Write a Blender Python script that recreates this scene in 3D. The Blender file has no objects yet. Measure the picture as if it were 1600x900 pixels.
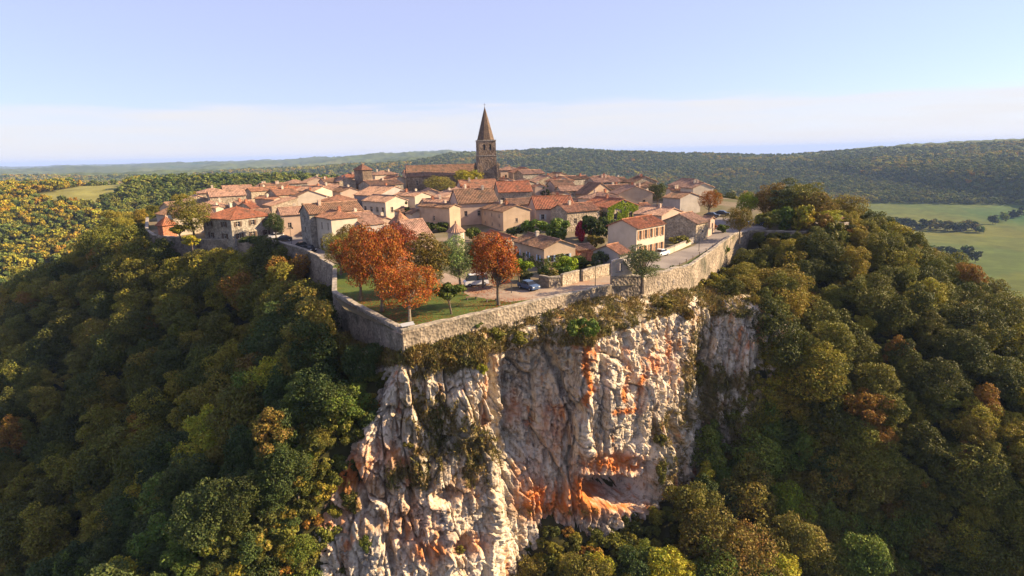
import bpy, bmesh, math, random
import numpy as np
from mathutils import Vector, Matrix
random.seed(7); rng = np.random.default_rng(7)
SC = bpy.context.scene
COL = SC.collection
RAD = math.radians

# ------------------------------------------------------------------ camera
F, CH = 900.0, 22.0                      # focal length in photo pixels, camera height over the park lawn
PITCH, ROLL = math.atan(210/900.0), RAD(1.3)
_r = np.array([1, 0, 0.]); _u = np.array([0, math.sin(PITCH), math.cos(PITCH)]); FW = np.array([0, math.cos(PITCH), -math.sin(PITCH)])
RI = _r*math.cos(ROLL) - _u*math.sin(ROLL); UP = _u*math.cos(ROLL) + _r*math.sin(ROLL); CAM = np.array([0, 0, CH])
cd = bpy.data.cameras.new('camera'); cam = bpy.data.objects.new('camera', cd); COL.objects.link(cam)
cd.sensor_width = 36; cd.lens = 36*F/1600; cd.clip_start = 1; cd.clip_end = 80000
cam.matrix_world = Matrix(((RI[0], UP[0], -FW[0], 0), (RI[1], UP[1], -FW[1], 0), (RI[2], UP[2], -FW[2], CH), (0, 0, 0, 1)))
SC.camera = cam

# ------------------------------------------------------------------ light
SUN_AZ, SUN_EL = RAD(84), RAD(25)        # clockwise from +Y, elevation
w = bpy.data.worlds.new('World'); SC.world = w; w.use_nodes = True
nt = w.node_tree; nt.nodes.clear(); N = nt.nodes.new; LK = nt.links.new
sky = N('ShaderNodeTexSky'); sky.sky_type = 'NISHITA'; sky.sun_disc = False
sky.sun_elevation = SUN_EL; sky.sun_rotation = SUN_AZ; sky.altitude = 200; sky.air_density = 1.0; sky.dust_density = 0.3; sky.ozone_density = 6.0
tc = N('ShaderNodeTexCoord'); sx = N('ShaderNodeSeparateXYZ'); LK(tc.outputs['Generated'], sx.inputs[0])
mp = N('ShaderNodeMapping'); mp.inputs['Scale'].default_value = (2.2, 2.2, 26); LK(tc.outputs['Generated'], mp.inputs[0])
nz = N('ShaderNodeTexNoise'); nz.inputs['Scale'].default_value = 1.6; nz.inputs['Detail'].default_value = 7; nz.inputs['Roughness'].default_value = .55; LK(mp.outputs[0], nz.inputs[0])
a1 = N('ShaderNodeMath'); a1.operation = 'MULTIPLY_ADD'; a1.inputs[1].default_value = 0.075; LK(nz.outputs[0], a1.inputs[0]); LK(sx.outputs[2], a1.inputs[2])
mr = N('ShaderNodeMapRange'); mr.interpolation_type = 'SMOOTHSTEP'; LK(a1.outputs[0], mr.inputs[0])
mr.inputs[1].default_value = 0.124; mr.inputs[2].default_value = 0.098; mr.inputs[3].default_value = 0; mr.inputs[4].default_value = .9
n2 = N('ShaderNodeTexNoise'); n2.inputs['Scale'].default_value = 2.5; n2.inputs['Detail'].default_value = 6; LK(mp.outputs[0], n2.inputs[0])
m2 = N('ShaderNodeMapRange'); LK(n2.outputs[0], m2.inputs[0]); m2.inputs[1].default_value = .3; m2.inputs[2].default_value = .65; m2.inputs[3].default_value = .55; m2.inputs[4].default_value = 1
m3 = N('ShaderNodeMath'); m3.operation = 'MULTIPLY'; LK(mr.outputs[0], m3.inputs[0]); LK(m2.outputs[0], m3.inputs[1])
mx = N('ShaderNodeMix'); mx.data_type = 'RGBA'; LK(m3.outputs[0], mx.inputs[0]); ve = N('ShaderNodeMix'); ve.data_type = 'RGBA'; ve.inputs[0].default_value = .46; LK(sky.outputs[0], ve.inputs[6]); ve.inputs[7].default_value = (5.6, 5.3, 7.4, 1); LK(ve.outputs[2], mx.inputs[6]); mx.inputs[7].default_value = (5.3, 5.15, 5.15, 1)
bg = N('ShaderNodeBackground'); bg.inputs[1].default_value = 0.057; LK(mx.outputs[2], bg.inputs[0])
wo = N('ShaderNodeOutputWorld'); LK(bg.outputs[0], wo.inputs[0])
sl = bpy.data.lights.new('sun', 'SUN'); sl.energy = 5.0; sl.angle = RAD(0.6); sl.color = (1, .75, .47)
so = bpy.data.objects.new('sun', sl); COL.objects.link(so); so.location = (200, 50, 150)
SUND = Vector((math.sin(SUN_AZ)*math.cos(SUN_EL), math.cos(SUN_AZ)*math.cos(SUN_EL), math.sin(SUN_EL)))
so.rotation_euler = SUND.to_track_quat('Z', 'Y').to_euler()
SC.render.engine = 'CYCLES'
SC.view_settings.view_transform = 'Standard'; SC.view_settings.look = 'None'; SC.view_settings.gamma = 1; SC.view_settings.exposure = 1.6
SC.cycles.max_bounces = 6; SC.cycles.diffuse_bounces = 2; SC.cycles.transmission_bounces = 2; SC.cycles.volume_bounces = 0; SC.cycles.transparent_max_bounces = 4

# ------------------------------------------------------------------ pixel <-> world
def ray(px, py): return FW + RI*(px-800)/F + UP*(450-py)/F
def proj(P):
    d = np.asarray(P, float) - CAM; w_ = d @ FW
    return 800 + F*(d @ RI)/w_, 450 - F*(d @ UP)/w_, w_
def zp(x, y): return 0.055*np.clip(np.asarray(y, float)-100, 0, 170)
def hit(px, py, off=0.0):
    d = ray(px, py); t = np.arange(20, 900, .1); P = CAM + d[None]*t[:, None]
    i = np.argmax(P[:, 2] < zp(P[:, 0], P[:, 1]) + off); return P[i]
def atY(px, py, Y): d = ray(px, py); return CAM + d*(Y/d[1])

# ------------------------------------------------------------------ numpy noise
def _h(i, j, k, s):
    n = (i.astype(np.int64)*374761393 + j.astype(np.int64)*668265263 + k.astype(np.int64)*2147483647 + s*1274126177) & 0xffffffff
    n = ((n ^ (n >> 13))*1274126177) & 0xffffffff; n = ((n ^ (n >> 16))*2246822519) & 0xffffffff
    return ((n ^ (n >> 15)) & 0xffff)/32767.5 - 1
def vn(x, y, z=0.0, s=0):
    x, y, z = np.broadcast_arrays(np.asarray(x, float), np.asarray(y, float), np.asarray(z, float))
    i, j, k = np.floor(x), np.floor(y), np.floor(z); f, g, e = x-i, y-j, z-k
    f = f*f*f*(f*(f*6-15)+10); g = g*g*g*(g*(g*6-15)+10); e = e*e*e*(e*(e*6-15)+10)
    r = 0
    for a in (0, 1):
        for b in (0, 1):
            for c in (0, 1):
                r = r + _h(i+a, j+b, k+c, s)*(f if a else 1-f)*(g if b else 1-g)*(e if c else 1-e)
    return r
def fbm(x, y, z=0.0, s=0, o=4, g=.5):
    r = 0; a = 1; t = 0
    for q in range(o):
        m = 2.03**q; r = r + a*vn(np.asarray(x)*m+q*7.1, np.asarray(y)*m-q*3.3, np.asarray(z)*m+q*5.7, s+q); t += a; a *= g
    return r/t
def rid(x, y, z=0.0, s=0, o=4):
    r = 0; a = 1; t = 0
    for q in range(o):
        m = 2.1**q; r = r + a*(1-2*np.abs(vn(np.asarray(x)*m+q*9.1, np.asarray(y)*m, np.asarray(z)*m+q*2.7, s+q))); t += a; a *= .5
    return r/t
def ss(a, b, x): t = np.clip((np.asarray(x, float)-a)/(b-a), 0, 1); return t*t*(3-2*t)

# ------------------------------------------------------------------ materials
def mat(name, c1, c2=None, scale=1.0, rough=.85, c3=None, scale3=.15, f3=.5, bump=0, bscale=8, vor=0, island=0, transl=0, objrand=0, spec=.2, attr=None, stretch=None, wave=None):
    m = bpy.data.materials.new(name); m.use_nodes = True; t = m.node_tree; n = t.nodes; l = t.links
    b = n['Principled BSDF']; b.inputs['Roughness'].default_value = rough; b.inputs['Specular IOR Level'].default_value = spec
    co = n.new('ShaderNodeTexCoord'); vec = co.outputs['Object']
    if stretch:
        mp_ = n.new('ShaderNodeMapping'); mp_.inputs['Scale'].default_value = stretch; l.new(vec, mp_.inputs[0]); vec = mp_.outputs[0]
    def mix(fac, a, c, mode='MIX'):
        x = n.new('ShaderNodeMix'); x.data_type = 'RGBA'; x.blend_type = mode
        for s_, v in ((0, fac), (6, a), (7, c)):
            if hasattr(v, 'is_linked'): l.new(v, x.inputs[s_])
            else: x.inputs[s_].default_value = v if s_ == 0 else (*v[:3], 1)
        return x.outputs[2]
    def noise(sc, det=4, lo=.35, hi=.65):
        x = n.new('ShaderNodeTexNoise'); x.inputs['Scale'].default_value = sc; x.inputs['Detail'].default_value = det; l.new(vec, x.inputs[0])
        r_ = n.new('ShaderNodeMapRange'); l.new(x.outputs[0], r_.inputs[0]); r_.inputs[1].default_value = lo; r_.inputs[2].default_value = hi
        return r_.outputs[0]
    col = c1
    if c2: col = mix(noise(scale), c1, c2)
    if c3: col = mix(noise(scale3, 5, f3, f3+.18), col if c2 else c1, c3)
    hgt = None
    if vor:
        v = n.new('ShaderNodeTexVoronoi'); v.inputs['Scale'].default_value = vor; l.new(vec, v.inputs[0])
        hs = n.new('ShaderNodeHueSaturation'); s_ = n.new('ShaderNodeSeparateColor'); l.new(v.outputs['Color'], s_.inputs[0])
        r_ = n.new('ShaderNodeMapRange'); l.new(s_.outputs[0], r_.inputs[0]); r_.inputs[3].default_value = .68; r_.inputs[4].default_value = 1.3
        l.new(r_.outputs[0], hs.inputs['Value']); hs.inputs['Color'].default_value = (*c1[:3], 1)
        if hasattr(col, 'is_linked'): l.new(col, hs.inputs['Color'])
        col = hs.outputs[0]; hgt = v.outputs['Distance']
    for flag, kind in ((island, 'I'), (objrand, 'O')):
        if flag:
            g = n.new('ShaderNodeNewGeometry' if kind == 'I' else 'ShaderNodeObjectInfo')
            hs = n.new('ShaderNodeHueSaturation'); r_ = n.new('ShaderNodeMapRange'); l.new(g.outputs['Random Per Island' if kind == 'I' else 'Random'], r_.inputs[0])
            r_.inputs[3].default_value = 1-flag; r_.inputs[4].default_value = 1+flag; l.new(r_.outputs[0], hs.inputs['Value'])
            r2 = n.new('ShaderNodeMapRange'); mm = n.new('ShaderNodeMath'); mm.operation = 'FRACT'; m7 = n.new('ShaderNodeMath'); m7.operation = 'MULTIPLY'; m7.inputs[1].default_value = 7.31
            l.new(g.outputs['Random Per Island' if kind == 'I' else 'Random'], m7.inputs[0]); l.new(m7.outputs[0], mm.inputs[0]); l.new(mm.outputs[0], r2.inputs[0])
            r2.inputs[3].default_value = .5-flag*.07; r2.inputs[4].default_value = .5+flag*.07; l.new(r2.outputs[0], hs.inputs['Hue'])
            if hasattr(col, 'is_linked'): l.new(col, hs.inputs['Color'])
            else: hs.inputs['Color'].default_value = (*col[:3], 1)
            col = hs.outputs[0]
    if hasattr(col, 'is_linked'): l.new(col, b.inputs['Base Color'])
    else: b.inputs['Base Color'].default_value = (*col[:3], 1)
    if bump:
        bp = n.new('ShaderNodeBump'); bp.inputs['Strength'].default_value = bump; bp.inputs['Distance'].default_value = .15
        if hgt is not None: l.new(hgt, bp.inputs['Height'])
        else:
            x = n.new('ShaderNodeTexNoise'); x.inputs['Scale'].default_value = bscale; x.inputs['Detail'].default_value = 5; l.new(vec, x.inputs[0]); l.new(x.outputs[0], bp.inputs['Height'])
        l.new(bp.outputs[0], b.inputs['Normal'])
    if transl:
        tr = n.new('ShaderNodeBsdfTranslucent'); ms = n.new('ShaderNodeMixShader'); ms.inputs[0].default_value = transl
        if hasattr(col, 'is_linked'): l.new(col, tr.inputs[0])
        else: tr.inputs[0].default_value = (*col[:3], 1)
        l.new(b.outputs[0], ms.inputs[1]); l.new(tr.outputs[0], ms.inputs[2]); l.new(ms.outputs[0], n['Material Output'].inputs[0])
    return m
def leafmat(name, c1, c2, c3=None, f3=.58):
    b_ = lambda c: tuple(q*1.45 for q in c) if c else None
    c1, c2, c3 = b_(c1), b_(c2), b_(c3)
    return mat(name, c1, c2, .35, .65, c3=c3, scale3=.22, f3=f3, island=.38, transl=.22, objrand=.22, spec=.15)
M = {}
M['leaf_dark'] = leafmat('leaf_dark', (.028, .042, .012), (.05, .065, .016))
M['leaf_olive'] = leafmat('leaf_olive', (.085, .085, .017), (.14, .12, .02), (.16, .10, .018), .6)
M['leaf_green'] = leafmat('leaf_green', (.062, .095, .017), (.11, .135, .02))
M['leaf_yellow'] = leafmat('leaf_yellow', (.16, .17, .016), (.25, .20, .018), (.25, .14, .014), .6)
M['leaf_brown'] = leafmat('leaf_brown', (.125, .085, .017), (.105, .09, .018), (.17, .08, .014), .55)
M['leaf_orange'] = leafmat('leaf_orange', (.20, .055, .011), (.25, .085, .014), (.12, .06, .014), .45)
M['leaf_red'] = leafmat('leaf_red', (.17, .034, .011), (.21, .055, .012), (.11, .04, .013), .46)
M['leaf_pale'] = leafmat('leaf_pale', (.14, .16, .06), (.10, .14, .035))
M['leaf_lime'] = leafmat('leaf_lime', (.12, .19, .012), (.17, .20, .014))
M['leaf_crimson'] = leafmat('leaf_crimson', (.20, .015, .02), (.27, .025, .025))
M['leaf_pine'] = leafmat('leaf_pine', (.05, .065, .025), (.085, .09, .03))
def mixleaf():
    m = leafmat('leaf_mixed', (.075, .08, .016), (.12, .115, .02)); t = m.node_tree; n = t.nodes; l = t.links
    oi = n.new('ShaderNodeObjectInfo'); cr = n.new('ShaderNodeValToRGB'); l.new(oi.outputs['Random'], cr.inputs[0])
    cr.color_ramp.interpolation = 'CONSTANT'; e = cr.color_ramp.elements
    cols = [(0, (.075, .09, .02)), (.18, (.11, .115, .02)), (.42, (.15, .15, .022)), (.64, (.20, .165, .022)), (.84, (.24, .19, .022)), (.965, (.22, .11, .016))]
    while len(e) < len(cols): e.new(.5)
    for q, (p, c) in enumerate(cols): e[q].position = p; e[q].color = (*c, 1)
    hs = [x for x in n if x.type == 'HUE_SAT']
    first = [h for h in hs if h.inputs['Color'].is_linked and h.inputs['Color'].links[0].from_node.type == 'MIX'][0]
    mm = n.new('ShaderNodeMix'); mm.data_type = 'RGBA'; mm.inputs[0].default_value = .75
    l.new(first.inputs['Color'].links[0].from_socket, mm.inputs[6]); l.new(cr.outputs[0], mm.inputs[7]); l.new(mm.outputs[2], first.inputs['Color'])
    return m
M['leaf_mixed'] = mixleaf()
M['leaf_far0'] = leafmat('leaf_far_green', (.07, .095, .02), (.10, .12, .022))
M['leaf_far1'] = leafmat('leaf_far_olive', (.10, .11, .02), (.14, .14, .022))
M['leaf_far2'] = leafmat('leaf_far_yellow', (.16, .155, .018), (.22, .18, .018))
M['leaf_far3'] = leafmat('leaf_far_gold', (.21, .15, .015), (.24, .17, .015), (.19, .10, .014), .6)
M['bark'] = mat('bark', (.10, .075, .05), (.16, .13, .10), 3, .9, bump=.5)
M['bark_pale'] = mat('bark_pale', (.26, .22, .17), (.18, .14, .10), 3, .9, bump=.4)
M['rampart'] = mat('rampart_stone', (.30, .245, .18), (.17, .14, .105), .35, .95, c3=(.085, .08, .055), scale3=.22, f3=.5, vor=2.6, bump=.9)
M['coping'] = mat('coping_stone', (.33, .29, .23), (.24, .21, .165), 1.2, .95, vor=1.6, bump=.6)
M['stone'] = mat('house_stone', (.36, .30, .22), (.26, .21, .15), .8, .95, vor=3.2, bump=.7)
M['stone_grey'] = mat('house_stone_grey', (.30, .27, .22), (.21, .185, .15), .8, .95, vor=3.0, bump=.7)
M['stone_dark'] = mat('church_stone', (.235, .175, .12), (.15, .11, .08), .35, .95, c3=(.30, .23, .16), scale3=.12, vor=2.2, bump=.7)
M['plaster_pink'] = mat('plaster_pink', (.46, .34, .26), (.38, .285, .22), .5, .9, c3=(.34, .25, .19), scale3=.35, f3=.55, bump=.25, bscale=5)
M['plaster_cream'] = mat('plaster_cream', (.50, .43, .335), (.42, .36, .28), .5, .9, c3=(.36, .30, .22), scale3=.3, f3=.56, bump=.25, bscale=5)
M['plaster_ochre'] = mat('plaster_ochre', (.45, .34, .235), (.37, .275, .19), .5, .9, c3=(.29, .215, .15), scale3=.3, f3=.56, bump=.25, bscale=5)
M['plaster_grey'] = mat('plaster_grey', (.36, .33, .30), (.29, .265, .24), .5, .9, bump=.25, bscale=5)
def tile(n, a, b, c, f=.5): return mat(n, a, b, 1.7, .85, c3=c, scale3=.55, f3=f, vor=2.4, bump=.3)
M['tile_red'] = tile('tile_red', (.31, .12, .06), (.23, .09, .05), (.14, .08, .05), .52)
M['tile_orange'] = tile('tile_orange', (.32, .16, .09), (.25, .125, .072), (.15, .10, .065), .52)
M['tile_brown'] = tile('tile_brown', (.235, .13, .075), (.165, .10, .062), (.105, .078, .052), .5)
M['tile_pink'] = tile('tile_pink', (.40, .25, .17), (.30, .175, .115), (.19, .125, .085), .54)
M['tile_tan'] = tile('tile_tan', (.36, .22, .145), (.27, .16, .105), (.155, .105, .072), .52)
M['tile_slate'] = mat('spire_shingle', (.135, .095, .065), (.10, .072, .05), .8, .9, vor=3, bump=.5)
M['glass'] = mat('glass', (.015, .017, .02), rough=.12, spec=.6)
M['frame'] = mat('frame_paint', (.42, .36, .30), (.34, .29, .24), 4, .6)
M['white_paint'] = mat('white_paint', (.72, .72, .70), (.62, .62, .6), 3, .5)
M['shut_blue'] = mat('shutter_blue', (.42, .52, .62), (.36, .46, .56), 4, .6)
M['shut_grey'] = mat('shutter_grey', (.45, .47, .44), (.38, .4, .38), 4, .6)
M['shut_brown'] = mat('shutter_brown', (.10, .065, .045), (.075, .05, .035), 4, .7)
M['shut_tan'] = mat('shutter_tan', (.36, .20, .10), (.28, .15, .08), 4, .7)
M['door_red'] = mat('door_red', (.14, .05, .035), (.11, .04, .03), 3, .6)
M['brick'] = mat('brick', (.36, .15, .085), (.28, .12, .07), 2, .9, vor=5, bump=.4)
M['asphalt'] = mat('asphalt', (.23, .20, .175), (.17, .15, .135), .25, .95, c3=(.28, .25, .21), scale3=.12, f3=.55, bump=.15, bscale=12)
M['gravel'] = mat('gravel_path', (.33, .26, .19), (.25, .19, .14), .3, .95, c3=(.30, .13, .06), scale3=.2, f3=.55, bump=.2, bscale=10)
M['lawn'] = mat('lawn', (.085, .115, .020), (.055, .085, .015), .35, .95, c3=(.14, .10, .03), scale3=.16, f3=.58, bump=.6, bscale=10)
M['earth'] = mat('village_ground', (.17, .13, .085), (.085, .085, .03), .12, .95, c3=(.24, .19, .14), scale3=.07, f3=.52, bump=.3, bscale=4)
M['metal_dark'] = mat('metal_dark', (.03, .03, .035), rough=.5, spec=.5)
M['metal_grey'] = mat('metal_grey', (.32, .33, .34), rough=.4, spec=.5)
M['wood'] = mat('wood', (.26, .17, .10), (.18, .11, .07), 3, .8)
M['rubber'] = mat('rubber', (.015, .015, .016), rough=.8)
for n_, c_ in (('white', (.72, .72, .72)), ('black', (.018, .019, .022)), ('blue', (.05, .09, .17)), ('silver', (.38, .39, .40)), ('red', (.30, .03, .03))):
    M['car_'+n_] = mat('car_'+n_, c_, rough=.25, spec=.6)
M['curtain'] = M['frame']

# ------------------------------------------------------------------ mesh helpers
def tag(o, label=None, cat=None, group=None, kind=None):
    if label: o['label'] = label
    if cat: o['category'] = cat
    if group: o['group'] = group
    if kind: o['kind'] = kind
    return o
def link(name, me, parent=None, m=None, loc=None):
    o = bpy.data.objects.new(name, me); COL.objects.link(o)
    if parent: o.parent = parent
    if m is not None:
        if len(me.materials) == 0: me.materials.append(M[m] if isinstance(m, str) else m)
    if loc is not None: o.location = loc
    return o
def empty(name, loc, rz=0): 
    o = bpy.data.objects.new(name, None); COL.objects.link(o); o.location = loc; o.rotation_euler = (0, 0, rz); o.empty_display_size = .5; return o
def pymesh(name, V, Fc, smooth=False):
    me = bpy.data.meshes.new(name); me.from_pydata([tuple(map(float, v)) for v in V], [], Fc); me.validate()
    if smooth: me.polygons.foreach_set('use_smooth', [True]*len(me.polygons))
    return me
def quadmesh(name, V, Q, smooth=False):
    V = np.asarray(V, np.float32); Q = np.asarray(Q, np.int32); me = bpy.data.meshes.new(name)
    me.vertices.add(len(V)); me.vertices.foreach_set('co', V.ravel()); me.loops.add(Q.size); me.loops.foreach_set('vertex_index', Q.ravel())
    me.polygons.add(len(Q)); me.polygons.foreach_set('loop_start', np.arange(0, Q.size, Q.shape[1], dtype=np.int32))
    me.update(calc_edges=True)
    if smooth: me.polygons.foreach_set('use_smooth', np.ones(len(Q), bool))
    return me
class MB:
    def __init__(s): s.V = []; s.F = []
    def quad(s, *p): 
        i = len(s.V); s.V += [tuple(q) for q in p]; s.F.append(tuple(range(i, i+len(p)))); return s
    def box(s, x0, x1, y0, y1, z0, z1):
        i = len(s.V); s.V += [(x, y, z) for z in (z0, z1) for y in (y0, y1) for x in (x0, x1)]
        s.F += [tuple(i+k for k in f) for f in ((0, 2, 3, 1), (4, 5, 7, 6), (0, 1, 5, 4), (2, 6, 7, 3), (0, 4, 6, 2), (1, 3, 7, 5))]; return s
    def tube(s, pts, rad, n=6):
        pts = [Vector(p) for p in pts]; i = len(s.V); m = len(pts)
        for k, p in enumerate(pts):
            d = (pts[min(k+1, m-1)] - pts[max(k-1, 0)]).normalized(); a = d.orthogonal().normalized(); b = d.cross(a)
            for q in range(n): t = 2*math.pi*q/n; s.V.append(tuple(p + (a*math.cos(t)+b*math.sin(t))*rad[k]))
        for k in range(m-1):
            for q in range(n): s.F.append((i+k*n+q, i+k*n+(q+1) % n, i+(k+1)*n+(q+1) % n, i+(k+1)*n+q))
        s.F.append(tuple(i+(m-1)*n+q for q in range(n))); s.F.append(tuple(i+n-1-q for q in range(n))); return s
    def lathe(s, prof, n=20, cx=0, cy=0):
        i = len(s.V)
        for r, z in prof:
            for q in range(n): t = 2*math.pi*q/n; s.V.append((cx+r*math.cos(t), cy+r*math.sin(t), z))
        for k in range(len(prof)-1):
            for q in range(n): s.F.append((i+k*n+q, i+k*n+(q+1) % n, i+(k+1)*n+(q+1) % n, i+(k+1)*n+q))
        s.F.append(tuple(i+(len(prof)-1)*n+q for q in range(n))); return s
    def mesh(s, name, smooth=False): return pymesh(name, s.V, s.F, smooth)
    def build(s, name, m, parent=None, smooth=False, loc=None): return link(name, s.mesh(name, smooth), parent, m, loc)

# ------------------------------------------------------------------ plateau outline and terrain
PLAT = np.array([(-14, 70), (16.7, 94), (20.5, 94.5), (33, 105.5), (51.5, 132.6), (58, 139), (70, 136), (86, 146), (88, 172), (68, 212), (44, 246), (8, 280), (-72, 284),
                 (-104, 252), (-117, 205), (-112, 178), (-99, 156), (-93, 149.3), (-76, 142.2), (-69, 141), (-57, 138.2), (-46, 127), (-40, 119), (-36, 114.4), (-29.5, 92), (-25, 83)], float)
def sdist(x, y):
    """signed distance (outside positive) and nearest outline point"""
    x = np.asarray(x, float); y = np.asarray(y, float); best = np.full(x.shape, 1e18); qx = np.zeros(x.shape); qy = np.zeros(x.shape); ins = np.zeros(x.shape, bool)
    n = len(PLAT)
    for i in range(n):
        a, b = PLAT[i], PLAT[(i+1) % n]; d = b-a; t = np.clip(((x-a[0])*d[0]+(y-a[1])*d[1])/(d@d), 0, 1)
        cx, cy = a[0]+t*d[0], a[1]+t*d[1]; D = (x-cx)**2+(y-cy)**2; m = D < best; best = np.where(m, D, best); qx = np.where(m, cx, qx); qy = np.where(m, cy, qy)
        c = ((a[1] > y) != (b[1] > y)); xi = a[0]+(y-a[1])/(b[1]-a[1] if b[1] != a[1] else 1e-9)*(b[0]-a[0]); ins ^= (c & (x < xi))
    D = np.sqrt(best); return np.where(ins, -D, D), qx, qy
def segd(x, y, a, b):
    a = np.array(a, float); b = np.array(b, float); d = b-a; t = np.clip(((x-a[0])*d[0]+(y-a[1])*d[1])/(d@d), 0, 1)
    return np.hypot(x-a[0]-t*d[0], y-a[1]-t*d[1]), t
def smax(a, b, k): h = np.clip(.5+.5*(a-b)/k, 0, 1); return b+(a-b)*h+k*h*(1-h)
def landscape(x, y):
    r = np.hypot(x, y); az = np.arctan2(x, y)
    far = ss(900, 2600, r)
    big = fbm(x/1500, y/1500, 0, 11, 4); mid = fbm(x/420, y/420, 0, 15, 3)
    z = -97 + mid*(3+7*ss(100, -100, x))*(1-far)
    tgt = -38 + 42*ss(-.55, -.1, az) - 25*ss(7000, 14000, r)*ss(.3, -.2, az)
    z = z + far*((tgt + big*62 + mid*16) - z)
    # wooded rise with a field, to the left behind the village
    d, t = segd(x, y, (-900, 500), (-175, 640)); hill = -4 - 3*np.sin(t*5) - np.maximum(d-55, 0)*.22 - 6*ss(.9, 1, t) + mid*5
    d2, t2 = segd(x, y, (-175, 640), (-60, 900)); hill = smax(hill, -14 - d2*.26, 12)
    z = smax(z, np.maximum(hill, -70-70*ss(-120, 60, x)), 14)
    # long wooded hill to the right across the valley
    a = np.array((830., 900.)); b = np.array((640., 2050.)); dd = (b-a)/np.linalg.norm(b-a); nn = np.array((dd[1], -dd[0]))
    s2 = (x-a[0])*nn[0] + (y-a[1])*nn[1] + 40*fbm(x/260, y/260, 0, 31, 3); hr = -97 + 58*ss(0, 170, s2) + np.clip((s2-130)*.06, 0, 58) + mid*5*ss(50, 300, s2)
    hr = np.where(y > 2300, hr - (y-2300)*.05, hr)
    z = np.where(s2 > -60, smax(z*ss(900, -100, s2) + hr*(1-ss(900, -100, s2)), hr, 8), z)
    # low spur in the right valley
    d4, t4 = segd(x, y, (360, 1150), (520, 1010)); z = smax(z, -62 - d4*.35, 10)
    # far skyline relief
    z = z + ss(2200, 5000, r)*rid(x/2100, y/2100, 0, 41, 3)*16 + ss(1200, 2000, r)*ss(9000, 5000, r)*ss(700, 200, x)*rid(x/760, y/900, 0, 47, 2)*20
    # wooded swell under the forest in the foreground, right
    return z
def terrain(x, y):
    s, qx, qy = sdist(x, y); zq = zp(qx, qy)
    cw = ss(-17, -13, qx)*ss(40, 34, qx)*ss(112, 106, qy)
    base = 33 + 11*ss(3, -6, qx)
    n1 = fbm(np.asarray(x)/24, np.asarray(y)/24, 0, 3, 3)
    so = np.maximum(s, 0)
    lf = ss(-16, -26, qx)*ss(160, 140, qy)
    wl = np.where((qx < 57) & (qy < 165), 1., 0.)
    pn = (.5+4.9*wl)*ss(-2.6, -1.0, s) + (.66+.30*lf)*so + n1*3.5*ss(2, 16, s)
    pc = base*ss(-5.0, -3.2, s) + .52*so + n1*2*ss(4, 16, s)
    zpro = np.where(s < -6, zp(x, y) - .6, np.where(s < 0, zp(x, y), zq) - .6*(s < 0) - (pn*(1-cw) + pc*cw))
    zl = landscape(x, y)
    return np.where(s < 1, zpro, smax(zpro, zl, 10)), s

NA, NB = 470, 40
az = np.concatenate([np.linspace(-58, 58, NA), np.linspace(58, 302, NB+2)[1:-1]])*math.pi/180
rr = np.concatenate([np.linspace(6, 40, 10)[:-1], 40*(24000/40.)**(np.linspace(0, 1, 430))])
RR, AA = np.meshgrid(rr, az, indexing='ij'); TX, TY = RR*np.sin(AA), RR*np.cos(AA)
TZ, TS = terrain(TX, TY)
FIELD_PX = [(40, 306), (125, 291), (196, 287), (204, 292), (165, 316), (132, 323), (92, 320), (60, 313)]
def inpoly(px, py, poly):
    ins = np.zeros(np.shape(px), bool); n = len(poly)
    for i in range(n):
        a, b = poly[i], poly[(i+1) % n]; c = ((a[1] > py) != (b[1] > py)); ins ^= c & (px < a[0]+(py-a[1])/((b[1]-a[1]) or 1e-9)*(b[0]-a[0]))
    return ins
def cover(x, y, z):
    """land cover away from the village: 1 forest, 0 field"""
    r = np.hypot(x, y); px, py, w_ = proj(np.stack([x, y, z], -1))
    f = np.ones(np.shape(x))
    fld = inpoly(px, py, FIELD_PX) & (r < 800) & (w_ > 0) & (x < 0)
    f = np.where(fld, 0, f)
    val = (x > 150) & (z < -84) & (r < 2300) & (y > 250); f = np.where(val, 0, f)
    val2 = (r > 1300) & (fbm(x/210, y/420, 0, 61, 3) > .27 + .2*ss(.1, .5, np.arctan2(x, y))) & ~((x > 550) & (y < 2600)); f = np.where(val2, 0, f)
    return f
TC = cover(TX, TY, TZ)
rough = ss(1500, 2400, RR)*TC
TZ = TZ + rough*(6 + (5+9*ss(3000, 7000, RR))*rid(TX/(38+60*ss(3000, 9000, RR)), TY/(60+240*ss(3000, 9000, RR)), 0, 71, 3) + 5*vn(TX/16, TY/26, 0, 73))
nr, na = RR.shape
V = np.stack([TX, TY, TZ], -1).reshape(-1, 3)
I = np.arange(nr*na).reshape(nr, na); J = np.roll(I, -1, 1)
Q = np.stack([I[:-1], J[:-1], J[1:], I[1:]], -1).reshape(-1, 4)[:, ::-1]
V = np.vstack([V, [[0, 0, V[:na, 2].mean()]]]); c0 = len(V)-1
me = quadmesh('terrain', V, Q, True)
bm = bmesh.new(); bm.from_mesh(me); bm.verts.ensure_lookup_table()
for k in range(na): bm.faces.new((bm.verts[c0], bm.verts[(k+1) % na], bm.verts[k]))
bm.normal_update(); bm.to_mesh(me); bm.free()
fn = fbm(TX/500, TY/700, 0, 81, 3); tone = vn(TX/37, TY/60, 0, 83)*.5+.5
forest = np.stack([.06+.045*tone, .082+.045*tone, .022+.010*tone], -1)
litter = np.stack([.035+.015*tone, .034+.014*tone, .014+.004*tone], -1)
fp2 = np.floor(3*vn(TX/160+.3*fn, TY/210, 0, 87))/3; field = np.stack([.095+.07*fn+.05*fp2, .115+.05*fn+.02*fp2, .028+.02*fn], -1)
c = np.where((RR > 900)[..., None], forest, litter); c = np.where((TC < .5)[..., None], field, c)
leftf = (TC < .5) & (TX < 0) & (RR < 800); c = np.where(leftf[..., None], np.array([.21, .20, .06]), c)
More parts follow.
